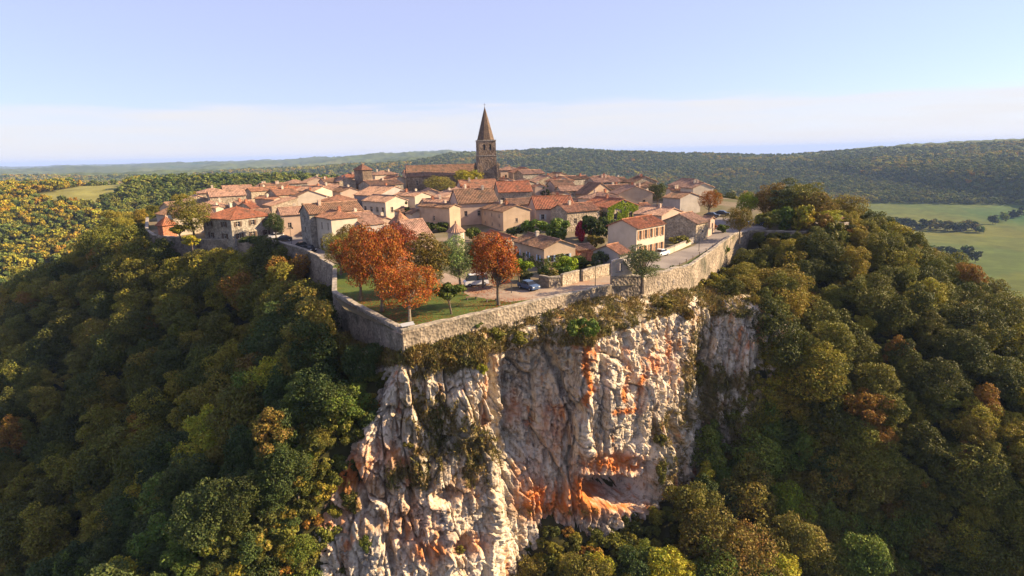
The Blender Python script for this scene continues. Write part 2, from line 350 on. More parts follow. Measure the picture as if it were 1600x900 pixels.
c = np.clip(c, .01, 1).reshape(-1, 3); c = np.vstack([c, c[:1]])
ca = me.color_attributes.new('cover', 'FLOAT_COLOR', 'POINT'); ca.data.foreach_set('color', np.hstack([c, np.ones((len(c), 1))]).astype(np.float32).ravel())
tm = bpy.data.materials.new('terrain_ground'); tm.use_nodes = True; t_ = tm.node_tree; n_ = t_.nodes; l_ = t_.links; b_ = n_['Principled BSDF']; b_.inputs['Roughness'].default_value = .95; b_.inputs['Specular IOR Level'].default_value = .05
at = n_.new('ShaderNodeAttribute'); at.attribute_name = 'cover'; co = n_.new('ShaderNodeTexCoord')
hs = n_.new('ShaderNodeHueSaturation'); x_ = n_.new('ShaderNodeTexNoise'); x_.inputs['Scale'].default_value = .045; x_.inputs['Detail'].default_value = 8; x_.inputs['Roughness'].default_value = .7; l_.new(co.outputs['Object'], x_.inputs[0])
r_ = n_.new('ShaderNodeMapRange'); l_.new(x_.outputs[0], r_.inputs[0]); r_.inputs[1].default_value = .3; r_.inputs[2].default_value = .7; r_.inputs[3].default_value = .65; r_.inputs[4].default_value = 1.35
l_.new(r_.outputs[0], hs.inputs['Value']); l_.new(at.outputs['Color'], hs.inputs['Color']); l_.new(hs.outputs[0], b_.inputs['Base Color'])
terr = link('terrain', me, None, tm); tag(terr, kind='structure')

def sheet(name, pts, off, m, kind='structure', parent=None):
    bm = bmesh.new(); vs = [bm.verts.new((p[0], p[1], 0)) for p in pts]; f = bm.faces.new(vs); bm.normal_update()
    if f.normal.z < 0: f.normal_flip()
    bmesh.ops.triangulate(bm, faces=bm.faces[:])
    for yk in (100, 270): bmesh.ops.bisect_plane(bm, geom=bm.verts[:]+bm.edges[:]+bm.faces[:], plane_co=(0, yk, 0), plane_no=(0, 1, 0))
    for v in bm.verts: v.co.z = float(zp(v.co.x, v.co.y)) + off
    me = bpy.data.meshes.new(name); bm.to_mesh(me); bm.free(); o = link(name, me, parent, m)
    if kind: o['kind'] = kind
    return o
sheet('village_ground', PLAT, 0, 'earth')
def pxs(L): return [hit(*p)[:2] for p in L]
LAWN = [PLAT[0]+(.1, .4), PLAT[1]+(-1, -.5)] + pxs([(930, 449), (860, 464), (795, 471), (735, 462), (700, 447), (610, 425), (525, 412)]) + [PLAT[22], PLAT[23], PLAT[24]]
sheet('park_lawn', LAWN, .012, 'lawn')
sheet('park_path', pxs([(735, 463), (795, 472), (860, 465), (930, 450), (957, 445), (958, 430), (900, 437), (840, 452), (790, 455), (735, 440), (690, 425), (690, 440)]), .024, 'gravel')
sheet('lookout_gravel', pxs([(612, 518), (628, 523), (660, 515), (645, 508)]), .026, 'gravel')
sheet('rampart_road', pxs([(1000, 418), (1040, 420), (1060, 414), (1100, 394), (1148, 368), (1176, 362), (1200, 358), (1205, 346), (1100, 338), (1085, 350), (1112, 362), (1085, 384), (1040, 400), (1010, 408)]), .02, 'asphalt')
sheet('road_verge', pxs([(1056, 421), (1066, 420), (1148, 371), (1140, 371), (1100, 394)]), .034, 'lawn')
sheet('west_street', pxs([(432, 381), (470, 390), (505, 404), (515, 395), (490, 385), (480, 374), (465, 366), (430, 372)]), .02, 'asphalt')

# ------------------------------------------------------------------ the cliff
WD = np.array((.785, .62)); WN = np.array((.62, -.785)); A0 = np.array((-14., 70.))
def ao(a, o): return tuple(A0 + WD*a + WN*o)
# (top x,y, top z, inner x,y, inner z, bottom x,y)
CL = [((-29, 93), -6, (-27, 92), -5, (-70, 94)), ((-25.5, 82), -6, (-24, 82), -5, (-63, 80)), ((-19, 74), -5, (-18, 76), -4, (-55, 66)), ((-14.4, 69.2), -3.2, (-13, 71), -2.4, (-45, 57)),
      (ao(4, 1.6), -4.0, ao(4, -.6), -2.4, (-31, 57)), (ao(8, 2.6), -4.6, ao(8, -.6), -2.3, (-17, 60.5)), (ao(11.6, 3.4), -5.2, ao(11.6, -.6), -2.2, (-4.5, 68)), (ao(12.8, 1.2), -5.2, ao(12.8, -.6), -2.1, (-1, 75)),
      (ao(17, 1.2), -5.6, ao(17, -.6), -2, (4.5, 79)), (ao(22, 2.2), -5.6, ao(22, -.6), -1.8, (9, 79.5)), (ao(26.3, 5.2), -5.2, ao(26, -.6), -1.5, (12.5, 79)), (ao(31, 5.8), -4.8, ao(31, -.6), -1.3, (18, 81.5)),
      (ao(38, 6.2), -4.6, ao(38, -.8), -1.6, (24, 85)), (ao(45, 6.2), -4.6, (24, 99), -2.2, (29, 89)), (ao(52, 6.4), -4.8, (28, 103), -2.6, (35, 94.5)), (ao(56.5, 5.6), -5.5, (31, 104.5), -3, (39, 99)),
      ((37.5, 102.5), -7.5, (34.5, 107.5), -4, (42, 98.5)), ((43.5, 101.5), -7.5, (38.5, 112), -4.5, (48, 97.5)), ((49.5, 103), -8.5, (44, 118), -5, (56, 99)), ((55, 111), -12, (49, 124), -6, (66, 110))]
def spl(P, n):
    P = np.array(P, float); m = len(P); t = np.linspace(0, m-1, n); i = np.clip(t.astype(int), 0, m-2); f = (t-i)[:, None]
    g = lambda k: P[np.clip(i+k, 0, m-1)]
    a, b, c_, d = g(-1), g(0), g(1), g(2)
    cr = .5*((2*b) + (c_-a)*f + (2*a-5*b+4*c_-d)*f*f + (3*b-a-3*c_+d)*f**3)
    return .6*cr + .4*(b+(c_-b)*f)
NU, NV, NL = 880, 540, 30
TOP = spl([(*q[0], q[1]) for q in CL], NU*4); INN = spl([(*q[2], q[3]) for q in CL], NU*4); BOT = spl([(*q[4], -46) for q in CL], NU*4)
L_ = np.concatenate([[0], np.cumsum(np.linalg.norm(np.diff(.5*(TOP+BOT), axis=0), axis=1))]); idx = np.interp(np.linspace(0, L_[-1], NU), L_, np.arange(NU*4))
def rs(A): return np.stack([np.interp(idx, np.arange(NU*4), A[:, k]) for k in range(3)], -1)
TOP, INN, BOT = rs(TOP), rs(INN), rs(BOT)
v = np.linspace(0, 1, NV)[:, None, None]
vh = v**1.25
face = TOP[None]*(1-v) + BOT[None]*v
face[..., :2] = TOP[None, :, :2]*(1-vh) + BOT[None, :, :2]*vh
lv = np.linspace(0, 1, NL)[:-1][:, None, None]
led = INN[None]*(1-lv) + TOP[None]*lv; led[..., 2] = INN[None, :, 2]*(1-lv[..., 0]**1.6) + TOP[None, :, 2]*lv[..., 0]**1.6
G = np.concatenate([led, face], 0)
tan = np.gradient(face[NV//2], axis=0)[:, :2]
for _ in range(60): tan = .5*tan + .25*(np.roll(tan, 1, 0)+np.roll(tan, -1, 0))
tan[:30] = tan[30]; tan[-30:] = tan[-30]
nrm = np.stack([tan[:, 1], -tan[:, 0]], -1); nrm /= np.linalg.norm(nrm, axis=1)[:, None]
px, py, w_ = proj(G)
X, Y, Z = G[..., 0], G[..., 1], G[..., 2]
row = np.concatenate([np.linspace(0, 1, NL)[:-1]*.0 , np.ones(NV)])[:, None]
fade = np.concatenate([ss(.3, 1, np.linspace(0, 1, NL)[:-1])*.5, np.ones(NV)*.5 + .5*ss(0, .05, np.linspace(0, 1, NV))])[:, None]
wx = X + .55*fbm(X/4, Y/4, Z/9, 201, 3); wy = Y + .55*fbm(X/4, Y/4, Z/9, 211, 3); wz = Z + 1.4*fbm(X/6, Y/6, Z/7, 221, 3)
def facet(x, y, z, sd, jit=.85):
    """fractured blocks: every 3-D cell gets its own step and tilt, with sharp joints between cells"""
    i, j, k = np.floor(x), np.floor(y), np.floor(z); best = np.full(x.shape, 9e9); sec = best.copy(); val = np.zeros(x.shape)
    for a in (-1, 0, 1):
        for b in (-1, 0, 1):
            for c in (-1, 0, 1):
                I_, J_, K_ = i+a, j+b, k+c; dx = x-I_-.5-.5*jit*_h(I_, J_, K_, sd); dy = y-J_-.5-.5*jit*_h(I_, J_, K_, sd+1); dz = z-K_-.5-.5*jit*_h(I_, J_, K_, sd+2)
                d = dx*dx+dy*dy+dz*dz; m = d < best; sec = np.where(m, best, np.minimum(sec, d))
                val = np.where(m, _h(I_, J_, K_, sd+3) + 1.1*(dx*_h(I_, J_, K_, sd+4)+dy*_h(I_, J_, K_, sd+5)+dz*_h(I_, J_, K_, sd+6)), val); best = np.minimum(best, d)
    gap = np.sqrt(sec)-np.sqrt(best); return val, gap
big = rid(wx/15, wy/15, wz/30, 101, 3)*1.2
f1, g1 = facet(wx/4.2, wy/4.2, wz/13.0, 600); f2, g2_ = facet(wx/1.7, wy/1.7, wz/5.0, 620); f3, g3 = facet(wx/.62, wy/.62, wz/1.5, 640)
fine = fbm(wx/.9, wy/.9, wz/2.2, 121, 4, .6)*.34 + fbm(wx/.28, wy/.28, wz/.45, 145, 2)*.13
pit = -np.clip(fbm(wx/1.5, wy/1.5, wz/1.9, 151, 2)-.38, 0, 1)*2.8 - np.clip(fbm(wx/.6, wy/.6, wz/.8, 155, 2)-.34, 0, 1)*1.5
disp = (big*.75 + f1*.8 + f2*.46 + f3*.27 - 1.0*ss(.06, 0, g1) - .55*ss(.07, 0, g2_) - .22*ss(.10, 0, g3) + fine + pit)*fade
def ell(cx, cy, rx, ry, p=2): return ss(1.25, .75, ((np.abs(px-cx)/rx)**p + (np.abs(py-cy)/ry)**p)**(1/p))
wob = 6*fbm(X/2, Y/2, Z/2, 301, 2)
def line(pts, wd):
    d = np.full(px.shape, 1e9)
    for (a, b) in zip(pts[:-1], pts[1:]): d = np.minimum(d, segd(px+wob, py, a, b)[0])
    return ss(wd, wd*.25, d)
cave = ell(966, 766, 48, 26, 3); disp -= 8.0*cave*ss(743, 749, py)
disp -= .9*ell(962, 728, 44, 20)
disp -= 3.2*np.exp(-(((px-838)/52)**4+((py-640)/95)**4)); disp += 1.6*np.exp(-(((px-735)/34)**2+((py-620)/110)**2)); disp += 1.2*np.exp(-(((px-960)/70)**2+((py-600)/90)**2))
disp -= 3.4*ell(722, 854, 17, 15); disp -= 1.9*ell(694, 772, 24, 13); disp -= 1.2*ell(716, 670, 6, 5); disp -= 1.0*ell(709, 690, 4, 4); disp -= 1.3*ell(640, 775, 8, 12)
disp -= 2.2*line([(768, 552), (770, 600), (776, 660), (782, 700)], 12)
disp -= 1.9*line([(806, 600), (802, 680), (815, 720)], 10); disp -= 1.8*line([(895, 640), (888, 700), (880, 790)], 12)
disp -= 1.7*line([(548, 735), (572, 785), (590, 815)], 11); disp -= 1.5*line([(850, 540), (880, 610), (905, 650)], 9); disp -= 1.3*line([(975, 520), (970, 560), (985, 600)], 7)
disp -= 1.6*line([(1012, 690), (1010, 750)], 7); disp -= 1.5*line([(600, 830), (615, 890)], 8)
disp += 1.3*line([(912, 530), (908, 620), (915, 700)], 16); disp += 1.6*ell(1030, 730, 14, 48); disp += .9*ell(830, 750, 26, 40)
G[..., 0] += nrm[None, :, 0]*disp; G[..., 1] += nrm[None, :, 1]*disp
G[..., 2] += fade*(.5*fbm(X/2, Y/2, Z/2, 171, 3)) + (1-row)*.0
G[:NL-1, :, 2] += .45*fbm(X[:NL-1]/1.6, Y[:NL-1]/1.6, 0, 181, 3)*ss(0, .4, np.linspace(0, 1, NL)[:-1])[:, None]
nr2, na2 = G.shape[:2]; I = np.arange(nr2*na2).reshape(nr2, na2)
Q = np.stack([I[:-1, :-1], I[1:, :-1], I[1:, 1:], I[:-1, 1:]], -1).reshape(-1, 4)
cme = quadmesh('cliff', G.reshape(-1, 3), Q, False)
# stains with their own shapes: iron rust, dry grass; plus painted recess shade
px, py, w_ = proj(G); nzz = fbm(X/1.6, Y/1.6, Z/2.6, 401, 4); nz2 = fbm(X/.7, Y/.7, Z/1.3, 411, 3)
def gl(cx, cy, rx, ry): return np.exp(-(((px-cx)/rx)**2 + ((py-cy)/ry)**2))
rust = 1.3*line([(918, 535), (919, 580), (924, 610), (915, 632)], 9) + .9*line([(976, 545), (980, 580), (974, 625)], 8) + .8*line([(1004, 590), (996, 640), (960, 645)], 8) \
    + 1.3*gl(962, 724, 46, 16) + 1.25*gl(905, 770, 28, 26) + 1.1*gl(850, 790, 45, 24) + .9*gl(960, 795, 60, 16) + .7*gl(800, 640, 14, 26) + .6*gl(830, 745, 26, 34) + .8*gl(540, 735, 34, 30) + .7*gl(535, 790, 30, 36) + .7*gl(680, 862, 40, 22) + .6*gl(745, 850, 22, 20) + .45*gl(865, 660, 30, 50) + .55*gl(590, 720, 60, 50) + .5*gl(640, 820, 60, 50) + .5*gl(730, 760, 40, 40) + .25*gl(1050, 560, 30, 60)
rust = np.clip(rust*(1.05+1.1*nzz+.6*nz2) - .10, 0, 1)
rust = np.maximum(rust, .75*ss(.34, .6, fbm(X/2.2, Y/2.2, Z/6, 421, 3)))
facew = np.concatenate([np.zeros(NL-1), ss(0, .03, np.linspace(0, 1, NV))])[:, None]
grs = (1-facew)*1.15 + 1.05*gl(720, 690, 60, 34) + .9*gl(680, 640, 60, 22) + .8*gl(1075, 600, 16, 60) + .7*gl(740, 720, 40, 30) + 1.0*gl(1098, 560, 22, 90) + .8*gl(1040, 660, 40, 30) + .9*gl(700, 570, 40, 26) + .6*gl(620, 745, 40, 20) + .7*gl(540, 780, 34, 26) + .9*gl(1180, 512, 26, 12) + .7*gl(860, 800, 120, 12) + .6*gl(655, 600, 18, 40) + 1.4*ss(1085, 1120, px)*ss(560, 600, py) + 1.0*gl(660, 745, 30, 22) + 1.2*gl(1050, 780, 40, 80) + .35*gl(670, 680, 75, 80) + .6*gl(600, 790, 60, 60) + .6*gl(740, 770, 50, 50) + .5*gl(900, 560, 60, 40)
grs = np.clip(grs*(.72+1.0*nzz+.6*nz2) - .15, 0, 1)*np.where(facew > .9, .9, 1)
dark = np.clip(.9*ss(.05, .5, fbm(X/3.5, Y/3.5, Z/9, 431, 4)) + .5*gl(810, 590, 50, 60), 0, 1)  # random dark patches; last term paints the shade of the recess
ca = cme.color_attributes.new('stain_shade', 'FLOAT_COLOR', 'POINT'); ca.data.foreach_set('color', np.stack([rust, grs, dark, np.ones_like(rust)], -1).astype(np.float32).ravel())
cm = bpy.data.materials.new('limestone_cliff'); cm.use_nodes = True; t_ = cm.node_tree; n_ = t_.nodes; l_ = t_.links; b_ = n_['Principled BSDF']; b_.inputs['Roughness'].default_value = .95; b_.inputs['Specular IOR Level'].default_value = .1
at = n_.new('ShaderNodeAttribute'); at.attribute_name = 'stain_shade'; sp = n_.new('ShaderNodeSeparateColor'); l_.new(at.outputs['Color'], sp.inputs[0]); co = n_.new('ShaderNodeTexCoord')
def cmix(f, a, b2):
    x = n_.new('ShaderNodeMix'); x.data_type = 'RGBA'
    for s_, q in ((0, f), (6, a), (7, b2)):
        if hasattr(q, 'is_linked'): l_.new(q, x.inputs[s_])
        else: x.inputs[s_].default_value = (*q, 1)
    return x.outputs[2]
def cnoise(sc, lo, hi, det=6, st=(1, 1, .55)):
    mp_ = n_.new('ShaderNodeMapping'); mp_.inputs['Scale'].default_value = st; l_.new(co.outputs['Object'], mp_.inputs[0])
    x = n_.new('ShaderNodeTexNoise'); x.inputs['Scale'].default_value = sc; x.inputs['Detail'].default_value = det; x.inputs['Roughness'].default_value = .65; l_.new(mp_.outputs[0], x.inputs[0])
    r_ = n_.new('ShaderNodeMapRange'); l_.new(x.outputs[0], r_.inputs[0]); r_.inputs[1].default_value = lo; r_.inputs[2].default_value = hi; return r_.outputs[0]
k = cmix(cnoise(.5, .35, .65), (.72, .625, .475), (.58, .51, .41)); k = cmix(cnoise(1.6, .52, .66), k, (.33, .22, .12)); k = cmix(cnoise(.9, .58, .70), k, (.22, .19, .16)); k = cmix(cnoise(.7, .53, .68, 6, (1, 1, .16)), k, (.40, .22, .10)); k = cmix(cnoise(.55, .56, .7, 6, (1.3, 1.3, .12)), k, (.16, .14, .125))
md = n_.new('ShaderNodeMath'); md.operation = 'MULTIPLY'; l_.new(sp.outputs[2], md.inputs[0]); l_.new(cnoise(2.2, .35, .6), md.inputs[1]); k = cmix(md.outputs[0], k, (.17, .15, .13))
k = cmix(sp.outputs[0], k, cmix(cnoise(1.8, .3, .7), (.50, .115, .022), (.56, .24, .075)))
k = cmix(sp.outputs[1], k, cmix(cnoise(1.4, .3, .7), (.19, .125, .04), (.095, .09, .025)))
l_.new(k, b_.inputs['Base Color']); bp = n_.new('ShaderNodeBump'); bp.inputs['Strength'].default_value = 1.0; bp.inputs['Distance'].default_value = .4
x_ = n_.new('ShaderNodeTexNoise'); x_.inputs['Scale'].default_value = 2.6; x_.inputs['Detail'].default_value = 8; x_.inputs['Roughness'].default_value = .7; l_.new(co.outputs['Object'], x_.inputs[0]); l_.new(x_.outputs[0], bp.inputs['Height']); l_.new(bp.outputs[0], b_.inputs['Normal'])
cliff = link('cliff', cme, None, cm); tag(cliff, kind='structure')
CG, CGR, CFW = G, grs, np.broadcast_to(facew, grs.shape)

# ------------------------------------------------------------------ ramparts
def wall(name, label, pts, top, foot, th, m='rampart', cop='coping', cat='wall', cap=.22, group=None, jag=.06):
    """masonry wall along plan points; top / foot give heights at each point; thickness goes inwards (left of travel)"""
    P = np.array(pts, float); seg = np.linalg.norm(np.diff(P, axis=0), axis=1); L = np.concatenate([[0], np.cumsum(seg)]); n = max(int(L[-1]/.9), 2)
    s = np.linspace(0, L[-1], n+1); s = np.unique(np.concatenate([s, L])); C_ = np.stack([np.interp(s, L, P[:, k]) for k in (0, 1)], -1)
    T = np.interp(s, L, top) + jag*vn(s*.8, len(pts)*3.1, 0, 5); Fo = np.interp(s, L, foot)
    d = np.gradient(C_, axis=0); d /= np.linalg.norm(d, axis=1)[:, None]; nl = np.stack([-d[:, 1], d[:, 0]], -1)
    loc = np.array([*C_.mean(0), Fo.min()])
    def ring(off0, off1, z0, z1): 
        a = C_+nl*off0; b = C_+nl*off1
        return [np.column_stack([a, z0])-loc, np.column_stack([a, z1])-loc, np.column_stack([b, z1])-loc, np.column_stack([b, z0])-loc]
    def solid(R):
        V = np.concatenate(R); k = len(s); Fc = []
        for i in range(k-1):
            for q in range(4): a, b = q*k, ((q+1) % 4)*k; Fc.append((a+i, a+i+1, b+i+1, b+i))
        Fc += [(0, k, 2*k, 3*k), (k-1, 4*k-1, 3*k-1, 2*k-1)]; return V, Fc
    root = empty(name, loc); tag(root, label, cat, group)
    V, Fc = solid(ring(0, th, Fo, T)); link('masonry', pymesh('masonry', V, Fc), root, m)
    if cop: V, Fc = solid(ring(-.05, th+.05, T+.003, T+.003+cap*(1+.25*vn(s*1.7, 1, 0, 9)))); link('coping', pymesh('coping', V, Fc), root, cop)
    return root
def zq(P): return [float(zp(*p)) for p in P]
fw = [PLAT[0], PLAT[0]*.66+PLAT[1]*.34, PLAT[0]*.34+PLAT[1]*.66, PLAT[1]]
wall('rampart', 'long sunlit stone rampart along the front of the park above the white cliff', fw, [.35, .3, .25, .1], [-4.2, -4, -3.6, -3], .7)
lw = [PLAT[22], PLAT[23], PLAT[24], PLAT[0]+(-.12, -.02)]
wall('rampart', 'shaded tall stone rampart along the left side of the park lawn', lw, [1.3, .55, .4, .36], [-8, -8.5, -9, -9.5], .7)
rw = [(33.3, 105.2), (42, 118.3), (51.5, 132.6), (55, 136.2)]
wall('rampart', 'sunlit stone retaining wall under the village road, right of the bastion', rw, [z+h for z, h in zip(zq(rw), (.5, .45, .6, .5))], [-5.5, -5, -4.5, -4.5], .6)
rw2 = [PLAT[15], PLAT[16], PLAT[17], PLAT[18], PLAT[19]]
wall('rampart', 'shaded rampart below the dovecote and the hip-roofed stone house', rw2, [z+h for z, h in zip(zq(rw2), (1.0, 1.0, .6, .5, .5))], [-6, -6, -5.5, -5, -5], .7)
rw3 = [PLAT[19]+(.05, -.05), PLAT[20], PLAT[21], PLAT[22]+(-.1, .1)]
wall('rampart', 'shaded rampart edging the curving west street beside the park trees', rw3, [z+.6 for z in zq(rw3)], [-5, -6, -7, -7.5], .6)

rw4 = [(55.1, 136.35), (58, 138.8), (70, 135.9), (86, 145.9)]
wall('rampart', 'low retaining wall under the big trees on the right rim', rw4, [z+.35 for z in zq(rw4)], [z-6 for z in zq(rw4)], .5)

# ------------------------------------------------------------------ houses
WCACHE = {}
def windowpart(parent, o, u, nrmv, wd, ht, shut=None, arch=False, dep=.2, name='window'):
    """o: lower-left corner on the wall plane (local), u: along-wall unit, nrmv: outward unit. Recessed pane, frame, open shutters"""
    u = Vector(u); n = Vector(nrmv); o = Vector(o); z = Vector((0, 0, 1)); R_ = Matrix((u, -n, z)).transposed().to_4x4()
    key = (round(wd, 2), round(ht, 2))
    if key not in WCACHE:
        b = MB().box(0.01, wd-.01, dep, dep+.03, 0.01, ht-.01)
        f = MB(); e = .09
        for bx in ((0.004, e, dep-.06, dep-.003, .004, ht-.004), (wd-e, wd-.004, dep-.06, dep-.003, .004, ht-.004), (e, wd-e, dep-.06, dep-.003, .004, e), (e, wd-e, dep-.06, dep-.003, ht-e, ht-.004), (wd/2-.035, wd/2+.035, dep-.055, dep-.003, e, ht-e), (e, wd-e, dep-.05, dep-.006, ht*.6-.03, ht*.6+.03)): f.box(*bx)
        s_ = MB()
        for q in range(2):
            s_.V += []; s_.box(0, .04, 0, 0.001, 0, 0.001)
        sh = MB().box(0, wd*.5, -.07, -.02, 0, ht)
        for q in range(4): zz = ht*(q+.5)/4; sh.box(.05, wd*.5-.05, -.085, -.071, zz-.09*ht, zz+.09*ht)
        si = MB().box(-.08, wd+.08, -.1, .1, -.1, -.004)
        me_ = [b.mesh('pane'), f.mesh('frame'), sh.mesh('shutter'), si.mesh('sill')]
        WCACHE[key] = me_
    pn, fr, sh, si = WCACHE[key]
    w_ = link(name, pn, parent, 'glass'); w_.matrix_local = Matrix.Translation(o) @ R_
    f_ = link('frame', fr, w_, 'frame'); s_ = link('sill', si, w_, 'coping')
    if shut:
        for k in (0, 1):
            me2 = sh
            if len(me2.materials) == 0: me2.materials.append(M[shut])
            q = link('shutter', me2, w_); q.location = (-wd*.5-.03 if k == 0 else wd+.03, 0, 0)
            q.material_slots[0].link = 'OBJECT'; q.material_slots[0].material = M[shut]
    return w_
def facade(mb, o, u, W, h, wins, n, base, dep=.24):
    """a wall face with real openings. wins: (x, z, w, h)"""
    o = Vector(o); u = Vector(u); n = Vector(n); Z_ = Vector((0, 0, 1))
    xs = sorted({0, W, *[q for w_ in wins for q in (w_[0], w_[0]+w_[2])]}); zs = sorted({base, h, *[q for w_ in wins for q in (w_[1], w_[1]+w_[3])]})
    P = lambda x, z, d=0: o + u*x + Z_*z - n*d
    for a, b in zip(xs[:-1], xs[1:]):
        for c_, d in zip(zs[:-1], zs[1:]):
            mx_, mz = (a+b)/2, (c_+d)/2
            if any(w_[0] < mx_ < w_[0]+w_[2] and w_[1] < mz < w_[1]+w_[3] for w_ in wins): continue
            mb.quad(P(a, c_), P(b, c_), P(b, d), P(a, d))
    for x, z, w_, hh in wins:
        a, b, c_, d = x, x+w_, z, z+hh
        mb.quad(P(a, c_), P(a, d), P(a, d, dep), P(a, c_, dep)); mb.quad(P(b, c_), P(b, c_, dep), P(b, d, dep), P(b, d))
        mb.quad(P(a, d), P(b, d), P(b, d, dep), P(a, d, dep)); mb.quad(P(a, c_), P(a, c_, dep), P(b, c_, dep), P(b, c_))
def slope(mb, e0, e1, up_, run, r0=0, r1=0, pit=.42, amp=.055, th=.16):
    """tiled slope: eave e0->e1, up_ = vector from eave to ridge line (full run); r0/r1 hip runs along the eave"""
    e0 = Vector(e0); e1 = Vector(e1); up_ = Vector(up_); Lv = e1-e0; L = Lv.length; d = Lv/L; nn = d.cross(up_).normalized()
    if nn.z < 0: nn = -nn
    n = max(int(L/pit), 3)*2; i0 = len(mb.V); st = 4
    hv = math.sin
    for k in range(n+1):
        s = L*k/n; f = 1.0
        if r0 > 0: f = min(f, s/r0)
        if r1 > 0: f = min(f, (L-s)/r1)
        for q in range(st+1):
            t = q/st; sag = .05*math.sin(s*.9+L)*math.sin(math.pi*t*f)
            mb.V.append(tuple(e0 + d*s + up_*(f*t) + nn*(amp*(1 if k % 2 else -1)*(1 if f > .05 else .3) + th + sag)))
    for k in range(n):
        for q in range(st):
            a = i0+k*(st+1)+q; mb.F.append((a, a+st+1, a+st+2, a+1))
    # underside and eave edge
    f0 = Vector(e0); a = [e0, e1, e1 + up_ - d*r1, e0 + up_ + d*r0]
    if (a[2]-a[3]).length < .02: a = a[:3]
    j = len(mb.V); mb.V += [tuple(p) for p in a]; mb.F.append(tuple(range(j+len(a)-1, j-1, -1)))
    for k in range(n):
        p = i0+k*(st+1); q = i0+(k+1)*(st+1); j = len(mb.V); mb.V += [tuple(e0+d*(L*k/n)), tuple(e0+d*(L*(k+1)/n))]; mb.F.append((j, j+1, q, p))
    if r0 == 0:
        p = i0; j = len(mb.V); mb.V += [tuple(e0), tuple(e0+up_)]; mb.F.append((j, p, p+st, j+1))
    if r1 == 0:
        p = i0+n*(st+1); j = len(mb.V); mb.V += [tuple(e1), tuple(e1+up_)]; mb.F.append((j, j+1, p+st, p))
def roofmesh(L, W, h, kind, pitch=.36, ov=.38):
    """roof over box (0..L, 0..W) at eave height h. Returns (mesh builder, ridge line, rise function)"""
    mb = MB(); sw = kind in ('gl', 'ml')
    a, b = (W, L) if sw else (L, W)          # a: along ridge, b: across
    T = (lambda p: Vector((p[1], p[0], p[2]))) if sw else (lambda p: Vector(p))
    rise = pitch*b/2; rz = h
    if kind[0] == 'g':
        dz = ov*pitch
        slope(mb, T((-ov*.6, -ov, rz-dz)), T((a+ov*.6, -ov, rz-dz)), T((0, b/2+ov, rise+dz)), b/2)
        slope(mb, T((a+ov*.6, b+ov, rz-dz)), T((-ov*.6, b+ov, rz-dz)), T((0, -b/2-ov, rise+dz)), b/2)
        rdg = [T((-ov*.6, b/2, rz+rise+.2)), T((a+ov*.6, b/2, rz+rise+.2))]
    elif kind[0] == 'm':
        rise = pitch*b*.8; dz = ov*pitch*.8
        slope(mb, T((-ov*.6, -ov, rz-dz)), T((a+ov*.6, -ov, rz-dz)), T((0, b+ov*1.3, rise+dz*1.5)), b)
        rdg = [T((-ov*.6, b+ov*.3, rz+rise+.2)), T((a+ov*.6, b+ov*.3, rz+rise+.2))]
    else:
        if kind == 'hip' and b > a: sw = True; a, b = b, a; T = lambda p: Vector((p[1], p[0], p[2]))
        rise = pitch*b/2; dz = ov*pitch; A_, B_ = a+2*ov, b+2*ov; r = B_/2
        if kind == 'pyr': r2 = A_/2
        else: r2 = r
        z0 = rz-dz; R1 = rise+dz
        slope(mb, T((-ov, -ov, z0)), T((a+ov, -ov, z0)), T((0, r, R1)), r, r2, r2)
        slope(mb, T((a+ov, b+ov, z0)), T((-ov, b+ov, z0)), T((0, -r, R1)), r, r2, r2)
        slope(mb, T((-ov, b+ov, z0)), T((-ov, -ov, z0)), T((r2, 0, R1)), r2, r, r)
        slope(mb, T((a+ov, -ov, z0)), T((a+ov, b+ov, z0)), T((-r2, 0, R1)), r2, r, r)
        rdg = [T((r2-ov, b/2, rz+rise+.2)), T((a-r2+ov, b/2, rz+rise+.2))]
    return mb, rdg, rise
HOUSES = []
def auto(W, h, spec, rs_):
    """spec: (columns, rows, shutter, w, h) -> rectangles"""
    if not spec: return [], None
    cols, rows, shut = spec[:3]; ww = spec[3] if len(spec) > 3 else .95; wh = spec[4] if len(spec) > 4 else 1.35
    out = []; st = h/rows
    for r in range(rows):
        for k in range(cols):
            x = W*(k+.5)/cols - ww/2 + rs_.uniform(-.15, .15); z = st*r + st*.5 - wh*.42
            if x > .25 and x+ww < W-.25 and z+wh < h-.15: out.append((x, z, ww, wh))
    return out, shut
